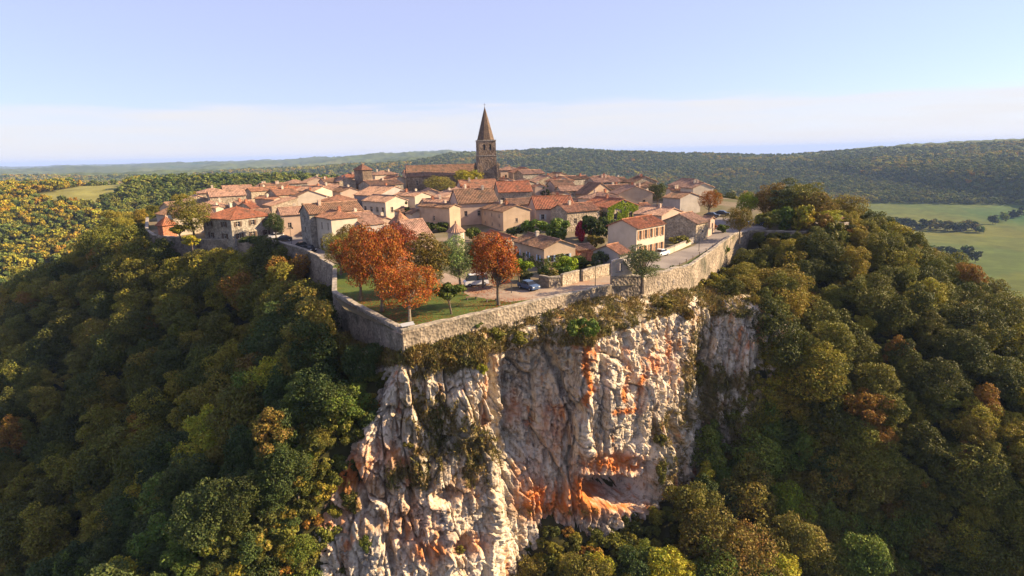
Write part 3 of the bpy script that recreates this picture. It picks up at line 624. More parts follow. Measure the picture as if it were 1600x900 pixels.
def house(name, label, pxy, h, th, xl, xr, roof, wm, rm, R=None, Lf=None, chim=1, pitch=.36, door=None, cat='house', extra=None, Y=None, off=0):
    rs_ = random.Random(label)
    d = ray(*pxy)
    if Y is None:
        t = np.arange(60, 420, .1); P = CAM + d[None]*t[:, None]; i = np.argmax(P[:, 2]-zp(P[:, 0], P[:, 1]) < h); p = P[i]
    else: p = CAM + d*(Y/d[1]); h = float(p[2]-zp(p[0], p[1]))
    g = float(zp(p[0], p[1])); T_ = RAD(th); du = np.array([math.cos(T_), math.sin(T_), 0]); dv = np.array([-math.sin(T_), math.cos(T_), 0])
    def solve(dr, x):
        q = p-CAM; k = (x-800)/F; return (k*(q@FW)-q@RI)/(dr@RI-k*(dr@FW))
    L = solve(du, xr); W = solve(dv, xl)
    while W > 13 and L < 15 and th < 62:
        th += 2; T_ = RAD(th); du = np.array([math.cos(T_), math.sin(T_), 0]); dv = np.array([-math.sin(T_), math.cos(T_), 0]); L = solve(du, xr); W = solve(dv, xl)
    HOUSES.append((label[:34], round(p[0]), round(p[1]), 'h %.1f L %.1f W %.1f' % (h, L, W), pxy))
    L = min(max(L, 2.2), 32); W = min(max(W, 2.2), 15)
    root = empty(name, (p[0], p[1], g), T_); tag(root, label, cat)
    base = -2.2
    mb = MB(); wr, sr = auto(L, h, R, rs_); wl, sl_ = auto(W, h, Lf, rs_)
    dr_ = None
    if door:
        side, fx, dw, dh, dm = door; Wd = L if side == 'R' else W; x = Wd*fx-dw/2; dr_ = (x, .02, dw, dh)
        lst = wr if side == 'R' else wl; lst[:] = [q for q in lst if q[0] > x+dw+.2 or q[0]+q[2] < x-.2 or q[1] > dh+.2]; lst.append(dr_)
    facade(mb, (0, 0, 0), (1, 0, 0), L, h, wr, (0, -1, 0), base)
    facade(mb, (0, W, 0), (0, -1, 0), W, h, [(W-q[0]-q[2], q[1], q[2], q[3]) for q in wl], (-1, 0, 0), base)
    mb.quad((L, 0, base), (L, W, base), (L, W, h), (L, 0, h)); mb.quad((L, W, base), (0, W, base), (0, W, h), (L, W, h))
    rb, rdg, rise = roofmesh(L, W, h, roof, pitch)
    if roof == 'gr': 
        for x in (0, L): mb.quad((x, 0, h), (x, W, h), (x, W/2, h+rise))
    elif roof == 'gl':
        for y in (0, W): mb.quad((0, y, h), (L, y, h), (L/2, y, h+rise))
    elif roof == 'mr':
        for x in (0, L): mb.quad((x, 0, h), (x, W, h), (x, W, h+rise))
        mb.quad((0, W, h), (L, W, h), (L, W, h+rise), (0, W, h+rise))
    elif roof == 'ml':
        for y in (0, W): mb.quad((0, y, h), (L, y, h), (L, y, h+rise))
        mb.quad((L, 0, h), (L, W, h), (L, W, h+rise), (L, 0, h+rise))
    mb.build('wall', wm, root); rf = rb.build('roof', rm, root)
    if (rdg[1]-rdg[0]).length > .4: MB().tube(rdg, [.15, .15], 6).build('ridge_cap', rm if rm != 'tile_brown' else 'tile_tan', rf)
    for q in wr:
        if q is dr_: continue
        windowpart(root, (q[0], 0, q[1]), (1, 0, 0), (0, -1, 0), q[2], q[3], sr)
    for q in wl:
        if q is dr_: continue
        windowpart(root, (0, q[0]+q[2], q[1]), (0, -1, 0), (-1, 0, 0), q[2], q[3], sl_)
    if dr_:
        b = MB().box(.01, dr_[2]-.01, .16, .22, 0, dr_[3]-.01)
        for k in range(3): x = dr_[2]*(k+.5)/3; b.box(x-dr_[2]*.13, x+dr_[2]*.13, .135, .158, .12, dr_[3]-.15)
        o = b.build('door', door[4], root)
        if door[0] == 'R': o.location = (dr_[0], 0, 0)
        else: o.location = (0, dr_[0]+dr_[2], 0); o.rotation_euler = (0, 0, -math.pi/2)
        hb = MB().box(dr_[2]*.8, dr_[2]*.84, .1, .14, 1.0, 1.15).build('handle', 'metal_dark', o)
    for k in range(chim):
        x, y = L*rs_.uniform(.2, .8), W*rs_.uniform(.25, .75)
        if roof == 'gr': y = W/2+rs_.choice((-.6, .5)); zt = h+rise
        elif roof == 'gl': x = L/2+rs_.choice((-.6, .5)); zt = h+rise
        else: zt = h+rise
        ch = MB().box(-.32, .32, -.28, .28, -1.6, .75).box(-.4, .4, -.36, .36, .753, .86).box(-.25, -.05, -.15, .15, .863, 1.05).box(.05, .25, -.15, .15, .863, 1.05)
        ch.build('chimney', rs_.choice(('brick', 'plaster_pink', 'plaster_cream')), rf, loc=(x, y, zt))
    root['_d'] = 0; del root['_d']
    return root, L, W, h, rise
H = house
TP = dict
# front quarter
hA = H('stone_house', 'tall sunlit house with red roof and five upper windows beside the rampart road', (995, 357), 6.4, 44, 950, 1039, 'gr', 'plaster_cream', 'tile_red', (5, 2, 'shut_tan', .8, 1.75), None, 0, .4)
H('barn', 'long barn with shaded rubble gable right of the five-window house', (1088, 349), 4.4, 44, 1036, 1107, 'gr', 'stone', 'tile_tan', None, None, 0, .42, cat='barn')
H('cottage', 'little roadside annex with a gabled porch roof at the far end of the barn', (1110, 343), 3.4, 44, 1103, 1117, 'gl', 'plaster_pink', 'tile_tan', (1, 1, None, .8, 1.2), None, 0, .4)
H('long_house', 'low building with wide pale pink tiled roof behind the barn', (1034, 337), 4.4, 40, 990, 1069, 'gl', 'plaster_pink', 'tile_pink', None, None, 1, .3)
hD = H('ivy_house', 'house with bright green ivy over its gable wall and red-brown roof', (949, 324.5), 5.2, 24, 908, 997, 'gl', 'stone', 'tile_red', (2, 1, None, 1.1, 1.4), (2, 1, None), 1, .36)
H('cottage', 'pink cottage with pale shutters and red roof left of the ivy house', (837, 326.5), 4.6, 8, 826, 898, 'gr', 'plaster_pink', 'tile_red', (3, 1, 'shut_grey', .9, 1.4), None, 1, .5)
H('stone_house', 'plain tan house with blank gable and white verge left of the pink cottage', (786, 331), 5.0, 18, 752, 828, 'gl', 'plaster_ochre', 'tile_brown', (1, 1, None, .7, 1), (3, 2, None, .6, .8), 2, .34)
hG = H('garden_house', 'house with two blue-shuttered windows in an ochre gable behind the garden wall', (850, 389), 4.2, 24, 803, 899, 'gl', 'plaster_ochre', 'tile_brown', (2, 1, 'shut_blue', .85, 1.25), (3, 1, 'shut_blue', .8, 1.1), 1, .38)
H('shed', 'small brick lean-to shed against the blue-shuttered house', (902, 391), 2.6, 24, 896, 929, 'mr', 'brick', 'tile_brown', None, None, 0, .3, door=('R', .4, 1.2, 1.9, 'shut_tan'), cat='shed')
H('cottage', 'small grey cottage with brown roof beside the bastion with the arch', (969, 398), 3.6, 44, 927, 986, 'gr', 'plaster_grey', 'tile_orange', None, None, 0, .42)
# west side
hL = H('stone_house', 'grey stone house with red hipped roof above the left rampart', (360, 343), 5.8, 58, 316, 424, 'hip', 'stone_grey', 'tile_red', (3, 2, 'shut_brown', 1, 1.3), (2, 2, 'shut_brown', 1.2, 1.3), 1, .42)
H('dovecote', 'small square dovecote tower with pointed red roof at the far left', (253, 350), 3.8, 62, 249, 274, 'pyr', 'brick', 'tile_red', None, None, 0, 1.5, cat='tower')
H('cottage', 'low tan-roofed cottage behind the dovecote', (268, 327), 3.6, 50, 249, 284, 'gr', 'plaster_ochre', 'tile_tan', None, None, 0)
H('cottage', 'cottage with sunlit end wall behind the round olive tree', (337, 325), 4.6, 50, 322, 349, 'gl', 'plaster_cream', 'tile_tan', (1, 1, None), None, 2)
H('long_house', 'farthest long house with bright orange roof on the left of the village', (392, 299), 5.4, 48, 383, 436, 'gr', 'stone', 'tile_orange', (3, 1, None), None, 1, .4)
H('cottage', 'low stone cottage with brick chimney left of the twin-gabled house', (372, 320), 4.0, 50, 361, 399, 'gr', 'stone', 'tile_tan', (2, 1, None), None, 1)
H('cottage', 'cottage with pale gable and orange roof in the left cluster', (428, 312), 5.0, 42, 398, 444, 'gl', 'plaster_pink', 'tile_orange', (1, 1, None), None, 1)
H('long_house', 'broad orange-roofed house closing the left cluster at the back', (432, 305), 5.4, 42, 415, 468, 'gr', 'stone', 'tile_orange', (2, 1, None), None, 1)
H('stone_house', 'bare sunlit stone gable house in front of the left cluster', (424, 322), 5.0, 40, 412, 466, 'ml', 'stone', 'tile_tan', (1, 1, None, .9, 1.2), None, 0, .3)
H('cottage', 'brown-roofed cottage tucked behind the hipped stone house', (394, 327), 4.4, 52, 368, 407, 'gr', 'stone', 'tile_red', None, None, 1)
H('stone_house', 'stone house with sunlit gable standing between the left cluster and the street', (491, 299), 5.6, 36, 459, 519, 'gl', 'plaster_cream', 'tile_tan', (2, 1, None), None, 1)
H('long_house', 'long grey house with brown roof and narrow gable on the west street', (483, 334), 8.0, 38, 468, 566, 'gr', 'stone_grey', 'tile_brown', None, (1, 3, None, .9, 1.3), 1, .55)
hR = H('town_house', 'cream three-storey house with red door on the west street', (517, 342), 7.6, 40, 488, 558, 'hip', 'plaster_cream', 'tile_orange', None, (3, 2, None, .75, 1.5), 1, .38, door=('L', .62, 1.5, 2.7, 'door_red'))
H('stone_house', 'grey house with small blue dormer window above the red trees', (566, 352), 5.6, 36, 524, 600, 'gr', 'plaster_grey', 'tile_tan', None, (2, 1, 'shut_blue', .8, 1.3), 1)
H('cottage', 'house with two low tan roofs left of the many-sided corner house', (590, 347), 5.0, 34, 560, 618, 'gl', 'plaster_pink', 'tile_tan', None, None, 1)
H('cottage', 'low cottage with pale tiled roof behind the red trees', (640, 371), 3.2, 30, 612, 676, 'gr', 'plaster_pink', 'tile_pink', None, None, 0, .5)
H('stone_house', 'house with dark open loggia under the eave and sunlit gable', (602, 316), 5.0, 30, 566, 637, 'gl', 'plaster_cream', 'tile_tan', (2, 1, None, .9, 1.6), (4, 1, None, 1.3, 1.5), 0)
H('long_house', 'large brown-roofed house behind the loggia house', (590, 306), 5.2, 26, 553, 645, 'gl', 'plaster_grey', 'tile_tan', None, None, 1, .34)
H('stone_house', 'house with broad tan roof and brick chimney right of the loggia house', (648, 307), 5.2, 26, 613, 673, 'gl', 'plaster_cream', 'tile_tan', None, None, 2, .34)
H('cottage', 'low house with brown roof just behind the tall cypress', (644, 334), 3.8, 26, 616, 668, 'gl', 'plaster_cream', 'tile_brown', None, None, 0)
H('stone_house', 'house with long shaded roof and small sunlit end wall right of the cypress', (702, 325), 6.2, 24, 654, 719, 'gl', 'plaster_ochre', 'tile_brown', None, (1, 1, None), 1)
H('long_house', 'big house with wide dark sloping roof below the church', (716, 318), 6.0, 14, 703, 778, 'gr', 'plaster_pink', 'tile_brown', (3, 1, None, .9, 1.5), None, 2, .52)
H('cottage', 'sunlit red-roofed house between the church trees and the dark roof', (722, 297), 4.2, 14, 712, 780, 'gr', 'plaster_pink', 'tile_orange', None, None, 2, .5)
H('arcade_house', 'red-roofed hall with a row of arched openings right of the church tower', (779, 300.5), 5.4, 6, 772, 831, 'gr', 'stone', 'tile_red', (4, 1, None, 1.1, 1.5), None, 0, .46)
H('cottage', 'narrow gabled house right of the arcaded hall', (836, 292), 4.6, 16, 829, 853, 'gl', 'plaster_pink', 'tile_orange', (1, 1, None, .7, 1), None, 1)
H('cottage', 'tiny gabled house standing in front of the narrow gabled house', (836, 310), 3.6, 16, 829, 850, 'gl', 'plaster_cream', 'tile_brown', None, None, 0)
H('stone_house', 'house with high pale gable on the skyline right of the tower', (864, 284), 5.0, 18, 852, 897, 'gl', 'plaster_cream', 'tile_orange', (1, 1, None, .7, 1), None, 2)
H('long_house', 'brown-roofed house in front of the high pale gable', (868, 293), 4.4, 14, 852, 900, 'gr', 'plaster_pink', 'tile_brown', None, None, 1)
H('cottage', 'small house with sunlit gable behind the pair of dark cypresses', (876, 305), 4.2, 22, 860, 894, 'gl', 'plaster_cream', 'tile_brown', (1, 1, None, .7, 1), None, 0)
H('barn', 'big barn with tall pale gable and one dark loading door behind the ivy house', (918, 304), 4.6, 28, 899, 960, 'gl', 'plaster_ochre', 'tile_brown', None, None, 0, .62, door=('R', .62, 1.1, 2.0, 'shut_brown'), cat='barn')
H('long_house', 'long house with brown roof closing the village behind the big barn', (950, 296), 4.6, 24, 935, 988, 'gr', 'plaster_pink', 'tile_brown', (2, 1, None), None, 2)
H('stone_house', 'house at the right end of the back row with a plain sunlit wall', (987, 294), 5.2, 24, 980, 1013, 'gr', 'plaster_cream', 'tile_brown', None, None, 2)
H('shed', 'small dark-roofed shed between the pink cottage and the big barn', (897, 318), 3.0, 24, 882, 919, 'gl', 'plaster_cream', 'tile_brown', None, None, 0, cat='shed')
H('cottage', 'low house seen just right of the church tower', (789, 282), 4.0, 12, 776, 801, 'gl', 'plaster_cream', 'tile_orange', None, None, 1)
H('stone_house', 'dark-roofed house with grey gable near the car park', (1063, 310), 4.8, 32, 1036, 1095, 'gl', 'plaster_grey', 'tile_brown', None, None, 0, .3)
H('cottage', 'cottage with two chimneys left of the car park behind the dark-roofed house', (1048, 297), 4.2, 26, 1040, 1068, 'gr', 'plaster_cream', 'tile_orange', None, None, 2)
H('cottage', 'scrap of pink cottage between the ivy house and the pale pink roof', (1003, 321), 3.6, 28, 996, 1015, 'gr', 'plaster_pink', 'tile_orange', None, None, 0)
H('shed', 'low red-tiled shed behind the right-hand red tree', (790, 374), 2.6, 16, 758, 808, 'gl', 'stone', 'tile_red', None, None, 0, cat='shed')
H('stone_house', 'house with orange hipped roof left of the church nave', (614, 280), 4.8, 20, 596, 634, 'gl', 'plaster_cream', 'tile_orange', None, None, 1)
H('stone_tower', 'square stone tower with low tiled pyramid roof on the skyline', (566, 265.5), 9.0, 30, 553, 581, 'pyr', 'stone_dark', 'tile_orange', None, None, 0, .35, cat='tower')
H('stone_house', 'house with tan roof left of the square tower', (530, 284), 4.6, 32, 514, 556, 'gl', 'stone', 'tile_tan', None, None, 2)
H('cottage', 'brown-roofed cottage at the far back left of the square tower', (506, 285), 4.4, 34, 498, 532, 'gr', 'plaster_pink', 'tile_brown', None, None, 2)
H('long_house', 'low grey house with long flat roof below the square tower', (578, 290), 4.4, 22, 560, 630, 'gr', 'stone_grey', 'tile_brown', None, None, 1, .25)
H('cottage', 'dark-roofed house below the tan-roofed house near the street', (534, 300), 4.2, 32, 517, 563, 'gl', 'plaster_pink', 'tile_brown', None, None, 1)
H('cottage', 'little house hidden beyond the big trees on the right rim', (1306, 343), 3.2, 40, 1301, 1318, 'gr', 'plaster_pink', 'tile_orange', None, None, 0, Y=150)
# many-sided corner house, round tower, arched ruin
def roundhouse(name, label, pxy, h, xl, xr, n, rise, wm, rm, cat, cap=None):
    d = ray(*pxy); t = np.arange(60, 420, .1); P = CAM + d[None]*t[:, None]; i = np.argmax(P[:, 2]-zp(P[:, 0], P[:, 1]) < h); p = P[i]
    r = (xr-xl)/2/F*proj(p)[2]; g = float(zp(p[0], p[1])); root = empty(name, (p[0], p[1]+r, g)); tag(root, label, cat)
    MB().lathe([(r*.93, -2), (r*.93, h+.05)], n).build('wall', wm, root)
    k = max(n, 24); V = []; Fc = []; m = k*2
    for q in range(m):
        a = 2*math.pi*q/m; rr_ = r*(1.1)*(1 if n > 12 else math.cos(math.pi/n)/math.cos((a % (2*math.pi/n))-math.pi/n)); z = .06*(1 if q % 2 else -1)
        V.append((rr_*math.cos(a), rr_*math.sin(a), h-.1+z)); V.append((.25*rr_*math.cos(a), .25*rr_*math.sin(a), h-.1+rise*.78+z*.4))
    V.append((0, 0, h+rise)); c_ = len(V)-1; V.append((0, 0, h-.12)); 
    for q in range(m): a, b = 2*q, 2*((q+1) % m); Fc += [(a, b, b+1, a+1), (a+1, b+1, c_), (b, a, c_+1)]
    rf = link('roof', pymesh('roof', V, Fc), root, rm)
    MB().lathe([(.16, h+rise-.15), (.2, h+rise+.1), (.05, h+rise+.4)], 8).build('finial', rm, rf)
    windowpart(root, (-.4, -r*.93-.005, h*.5), (1, 0, 0), (0, -1, 0), .7, 1.0, dep=.0)
    return root
roundhouse('corner_house', 'many-sided corner house with orange faceted roof left of the cypress', (622, 350), 5.2, 603, 640, 8, 2.6, 'plaster_pink', 'tile_orange', 'house')
roundhouse('round_tower', 'short round tower with conical tiled roof above the pale tree', (711, 363), 4.4, 698, 726, 24, 1.9, 'plaster_cream', 'tile_tan', 'tower')
# church
def church():
    root, L, W, h, rise = house('church', 'village church nave with long tiled roof left of the spire', (636, 276), 5.5, 12, 622, 752, 'gr', 'stone_dark', 'tile_brown', (4, 1, None, .8, 2.2), None, 0, .55, cat='church', Y=243)
    # two buttresses against the nave
    for f in (.25, .5, .75): MB().box(L*f-.4, L*f+.4, -1.3, .05, -1.5, h*.75).build('buttress', 'stone_dark', root)
    p = atY(759.5, 240, 246); g = float(zp(p[0], p[1])); T = empty('church_tower', (p[0], p[1], g), RAD(12)); tag(T, 'tall dark church bell tower with pointed spire rising above the village', 'tower')
    hw = 3.55; z1, z2 = 13.2, 19.2
    MB().box(-hw-.35, hw+.35, -hw-.35, hw+.35, -2, 7.5).build('lower_stage', 'stone_dark', T)
    MB().box(-hw-.1, hw+.1, -hw-.1, hw+.1, 7.503, z1).build('middle_stage', 'stone_dark', T)
    MB().box(-hw-.2, hw+.2, -hw-.2, hw+.2, z1+.003, z1+.38).build('string_course', 'coping', T)
    mb = MB(); wins = [(hw-1.35-.35, 15.6, .85, 2.3), (hw+.85, 15.6, .85, 2.3)]
    c = [(-hw, -hw), (hw, -hw), (hw, hw), (-hw, hw)]
    for k in range(4):
        a, b = Vector((*c[k], 0)), Vector((*c[(k+1) % 4], 0)); u = (b-a).normalized(); n = Vector((u.y, -u.x, 0))
        facade(mb, a, u, 2*hw, z2, wins, n, z1+.384, dep=.6)
        for w_ in wins:
            lv = MB()
            for q in range(6): zz = w_[1]+.1+q*.36; lv.box(.01, w_[2]-.01, .3, .5, zz, zz+.12)
            lv.box(.01, w_[2]-.01, .56, .58, .01+w_[1], w_[1]+w_[3]-.01)
            o = lv.build('belfry_louvre', 'metal_dark', T); o.matrix_local = Matrix.Translation(a+u*w_[0]) @ Matrix((u, -n, Vector((0, 0, 1)))).transposed().to_4x4()
    mb.quad((-hw, -hw, z2), (hw, -hw, z2), (hw, hw, z2), (-hw, hw, z2)); mb.build('belfry', 'stone_dark', T)
    MB().box(-hw-.14, hw+.14, -hw-.14, hw+.14, z2+.003, z2+.45).build('cornice', 'coping', T)
    for x in (-1, 1):
        for y in (-1, 1): 
            b = MB().box(-.55, .55, -.55, .55, -2, 9.5); b.quad((-.55, -.55, 9.5), (.55, -.55, 9.5), (0, 0, 11), (-.0, 0, 11.0)); b.build('buttress', 'stone_dark', T, loc=(x*(hw+.45), y*(hw+.45), 0))
    V = []; n = 8; rb = hw*.98/math.cos(math.pi/8)
    sp = MB().lathe([(rb*.99, z2+.453), (rb*.93, z2+1.0), (rb*.5, z2+7.0), (.06, z2+13.6)], 8); o = sp.build('spire', 'tile_slate', T); o.rotation_euler = (0, 0, math.pi/8)
    MB().tube([(0, 0, z2+13.3), (0, 0, z2+15.2)], [.07, .05], 5).box(-.5, .5, -.05, .05, z2+14.4, z2+14.52).build('cross', 'metal_dark', o)
church()
# bastion with arched ruin
bw = [PLAT[1]+(.05, .02), (22.3, 95.3), (33.2, 105.0)]
def bastion():
    r1 = wall('bastion', 'stone bastion with a shaded and a sunlit face behind the pine on the cliff edge', bw, [1.5, 1.25, .95], [-4.2, -4.4, -5.6], .8, jag=.15, cap=.18)
    for q, (f, z) in enumerate(((.3, -1.2), (.62, -1.6))):
        a = np.array(bw[1]); b = np.array(bw[2]); p = a+(b-a)*f; u = (b-a)/np.linalg.norm(b-a); lo = np.array(r1.location)
        windowpart(r1, (p[0]-lo[0]+u[1]*.01, p[1]-lo[1]-u[0]*.01, z-lo[2]), (u[0], u[1], 0), (u[1], -u[0], 0), .5, .9, dep=0, name='loophole')
    a = np.array(bw[0]) + (.0, .06); b = np.array(bw[1]); u = (b-a)/np.linalg.norm(b-a); root = empty('ruined_arch', (a[0], a[1], 1.7), math.atan2(u[1], u[0])); tag(root, 'fragment of old wall with a small arched opening on the bastion', 'ruin')
    xs = np.linspace(0, 3.6, 37); V = []; Fc = []
    def top(x): return 2.9-abs(x-1.2)*.25 if x < 2 else 2.7-(x-2)*1.45
    mb = MB(); D = .55
    for x0, x1 in zip(xs[:-1], xs[1:]):
        def hole(x): 
            t = abs(x-1.25)/.5
            return None if t >= 1 else (.7, 1.7+.5*math.sqrt(max(0, 1-t*t)))
        h0, h1 = hole(x0), hole(x1); xm = (x0+x1)/2; hm = hole(xm)
        z0, z1 = top(x0), top(x1)
        if hm is None: mb.quad((x0, 0, 0), (x1, 0, 0), (x1, 0, z1), (x0, 0, z0)); mb.quad((x1, D, 0), (x0, D, 0), (x0, D, z0), (x1, D, z1))
        else:
            a0 = h0[1] if h0 else 1.7; a1 = h1[1] if h1 else 1.7
            for yy in (0, D): mb.quad((x0, yy, 0), (x1, yy, 0), (x1, yy, .7), (x0, yy, .7)); mb.quad((x0, yy, a0), (x1, yy, a1), (x1, yy, z1), (x0, yy, z0))
            mb.quad((x0, 0, a0), (x0, D, a0), (x1, D, a1), (x1, 0, a1)); mb.quad((x0, 0, .7), (x1, 0, .7), (x1, D, .7), (x0, D, .7))
            if h0 is None: mb.quad((x0, 0, .7), (x0, D, .7), (x0, D, a0), (x0, 0, a0))
            if h1 is None: mb.quad((x1, 0, .7), (x1, D, .7), (x1, D, a1), (x1, 0, a1))
        mb.quad((x0, 0, z0), (x1, 0, z1), (x1, D, z1), (x0, D, z0))
    mb.quad((0, 0, 0), (0, D, 0), (0, D, top(0)), (0, 0, top(0))); mb.build('masonry', 'plaster_grey', root)
    MB().box(.55, 1.95, -.06, D+.06, .58, .697).build('sill', 'coping', root)
bastion()

# plain houses packed between the described ones
def infill():
    g3 = np.random.default_rng(5); cen = []
    for o in bpy.data.objects:
        if o.parent is None and o.get('category') in ('house', 'barn', 'tower', 'church', 'shed'):
            ch = [c for c in o.children if c.name.startswith('wall')]
            if ch:
                b = np.array([o.matrix_basis @ Vector(q) for q in ch[0].bound_box]); cen.append((b[:, 0].mean(), b[:, 1].mean(), max(np.ptp(b[:, 0]), np.ptp(b[:, 1]))*.5))
    cen += [(float(atY(759.5, 240, 246)[0]), 246., 6)]
    cand = []
    for y in np.arange(150, 277, 5.5):
        for x in np.arange(-105, 75, 5.5):
            X_, Y_ = x+g3.uniform(-2, 2), y+g3.uniform(-2, 2); s_, _a, _b = sdist(np.array([X_]), np.array([Y_]))
            if s_[0] > -8 or (X_ > 38 and Y_ < 185): continue
            a, b, _w = proj((X_, Y_, float(zp(X_, Y_))+4))
            if inpoly(np.array([a]), np.array([b]), [(800, 335), (990, 330), (990, 400), (800, 420)])[0]: continue
            r = g3.uniform(5.3, 7.0)
            if -64 < X_ < 4 and 208 < Y_ < 262: continue
            if all(math.hypot(X_-c[0], Y_-c[1]) > .8*c[2]+r*.95 for c in cen): cen.append((X_, Y_, r)); cand.append((X_, Y_, r))
    cand.sort(key=lambda c: (int((c[1]-150)/26), c[0]))
    rows = {}
    for c in cand: rows.setdefault(int((c[1]-150)/26), []).append(c)
    ORD = ['%dth' % k if k % 10 not in (1, 2, 3) or k in (11, 12, 13) else '%d%s' % (k, ['st', 'nd', 'rd'][k % 10-1]) for k in range(1, 60)]
    ORD_ = ['first', 'second', 'third', 'fourth', 'fifth', 'sixth', 'seventh', 'eighth', 'ninth', 'tenth', 'eleventh', 'twelfth', 'thirteenth', 'fourteenth', 'fifteenth', 'sixteenth']
    RN = ['front', 'second', 'middle', 'fourth', 'back', 'rearmost']
    for rk, L_ in rows.items():
        for q, (x, y, r) in enumerate(L_):
            rm, rn = [('tile_tan', 'tan'), ('tile_brown', 'brown'), ('tile_orange', 'orange'), ('tile_red', 'red'), ('tile_pink', 'pink')][int(g3.choice(5, p=[.34, .3, .18, .08, .1]))]
            h = float(g3.uniform(3.6, 5.8)); th = float(np.degrees(math.atan2(-x, y))*.5 + g3.uniform(14, 34)); L = r*g3.uniform(1.3, 1.9); W = r*g3.uniform(1.0, 1.5)
            p = np.array([x, y]) - .5*L*np.array([math.cos(RAD(th)), math.sin(RAD(th))]) - .5*W*np.array([-math.sin(RAD(th)), math.cos(RAD(th))])
            zt = float(zp(*p))+h; P0 = np.array([p[0], p[1], zt]); a, b, _w = proj(P0)
            xr = proj(P0+L*np.array([math.cos(RAD(th)), math.sin(RAD(th)), 0]))[0]; xl = proj(P0+W*np.array([-math.sin(RAD(th)), math.cos(RAD(th)), 0]))[0]
            house('village_house', '%s-roofed plain house, %s from the left among plain houses of the %s row' % (rn, ORD[q], RN[min(rk, 5)]), (a, b), h, th, xl, xr, str(g3.choice(['gr', 'gl', 'gl', 'gr', 'hip'])), str(g3.choice(['plaster_pink', 'plaster_cream', 'stone', 'plaster_ochre', 'stone_grey'])), rm, (2, 1, None), (1, 1, None) if g3.random() < .5 else None, int(g3.integers(0, 3)), float(g3.uniform(.3, .42)), Y=p[1])
infill()
# garden and roadside walls
def pw(L, hh, foot=-1.0):
    P = pxs(L); return P, [float(zp(*p))+hh for p in P], [float(zp(*p))+foot for p in P]
P, T_, F_ = pw([(842, 447), (858, 451), (876, 449)], 1.7); wall('garden_wall', 'rounded shaded garden wall at the left end of the garden', P, T_, F_, .45, 'rampart', 'coping')
P, T_, F_ = pw([(879, 448), (905, 441)], 1.9); wall('garden_wall', 'short sunlit garden wall left of the gate pier', P, T_, F_, .45, 'stone', 'coping')
P, T_, F_ = pw([(911, 440), (956, 428)], 1.8); wall('garden_wall', 'long sunlit garden wall leading up to the bastion', P, T_, F_, .45, 'stone', 'coping')
P, T_, F_ = pw([(1041, 399), (1062, 390), (1086, 379)], 1.1); wall('garden_wall', 'low cream wall along the village road right of the five-window house', P, T_, F_, .35, 'plaster_cream', 'coping', jag=.02)
P, T_, F_ = pw([(1100, 373), (1112, 367)], 1.5); wall('garden_wall', 'short pink wall along the road before the annex', P, T_, F_, .35, 'plaster_pink', 'coping', jag=.02)
# ivy on house walls
def ivy(root, L, W, h, rise, faces, sp_, n, top=1.0, seed=3):
    g3 = np.random.default_rng(seed); P = []; Nn = []
    for f in faces:
        for q in range(n):
            x = g3.uniform(0, L if f == 'R' else W); z = g3.uniform(0, (h + (rise*(1-abs(2*x/L-1)) if f == 'R' else 0))*top)
            u = x % 3.2; hole = .38 < (x/(L if f == 'R' else W)*2) % 1 < .62 and .36*h < z < .75*h
            if hole or fbm(x/1.4, z/1.4, seed, 5, 2) < -.42: continue
            o = -g3.uniform(.03, .22); P.append((x, o, z) if f == 'R' else (o, x, z)); Nn.append((0, -1, 0) if f == 'R' else (-1, 0, 0))
    P = np.array(P); n_ = np.array(Nn, float) + g3.normal(0, .45, P.shape); n_ /= np.linalg.norm(n_, axis=1)[:, None]; a = np.cross(n_, g3.normal(size=P.shape)); a /= np.linalg.norm(a, axis=1)[:, None]; b = np.cross(n_, a); s_ = .3*g3.uniform(.6, 1.3, len(P))[:, None]
    V = np.stack([P-a*s_*.5, P+b*s_*.4, P+a*s_*.5, P-b*s_*.4], 1).reshape(-1, 3); o = link('ivy', quadmesh('ivy', V, np.arange(len(V)).reshape(-1, 4)), root, sp_); o['label'] = 'green ivy climbing over the house wall'
ivy(*hD, ['R'], 'leaf_lime', 6500, seed=3); ivy(*hD, ['L'], 'leaf_dark', 1600, .8, seed=4); ivy(*hG, ['R', 'L'], 'leaf_green', 900, .55, seed=6)
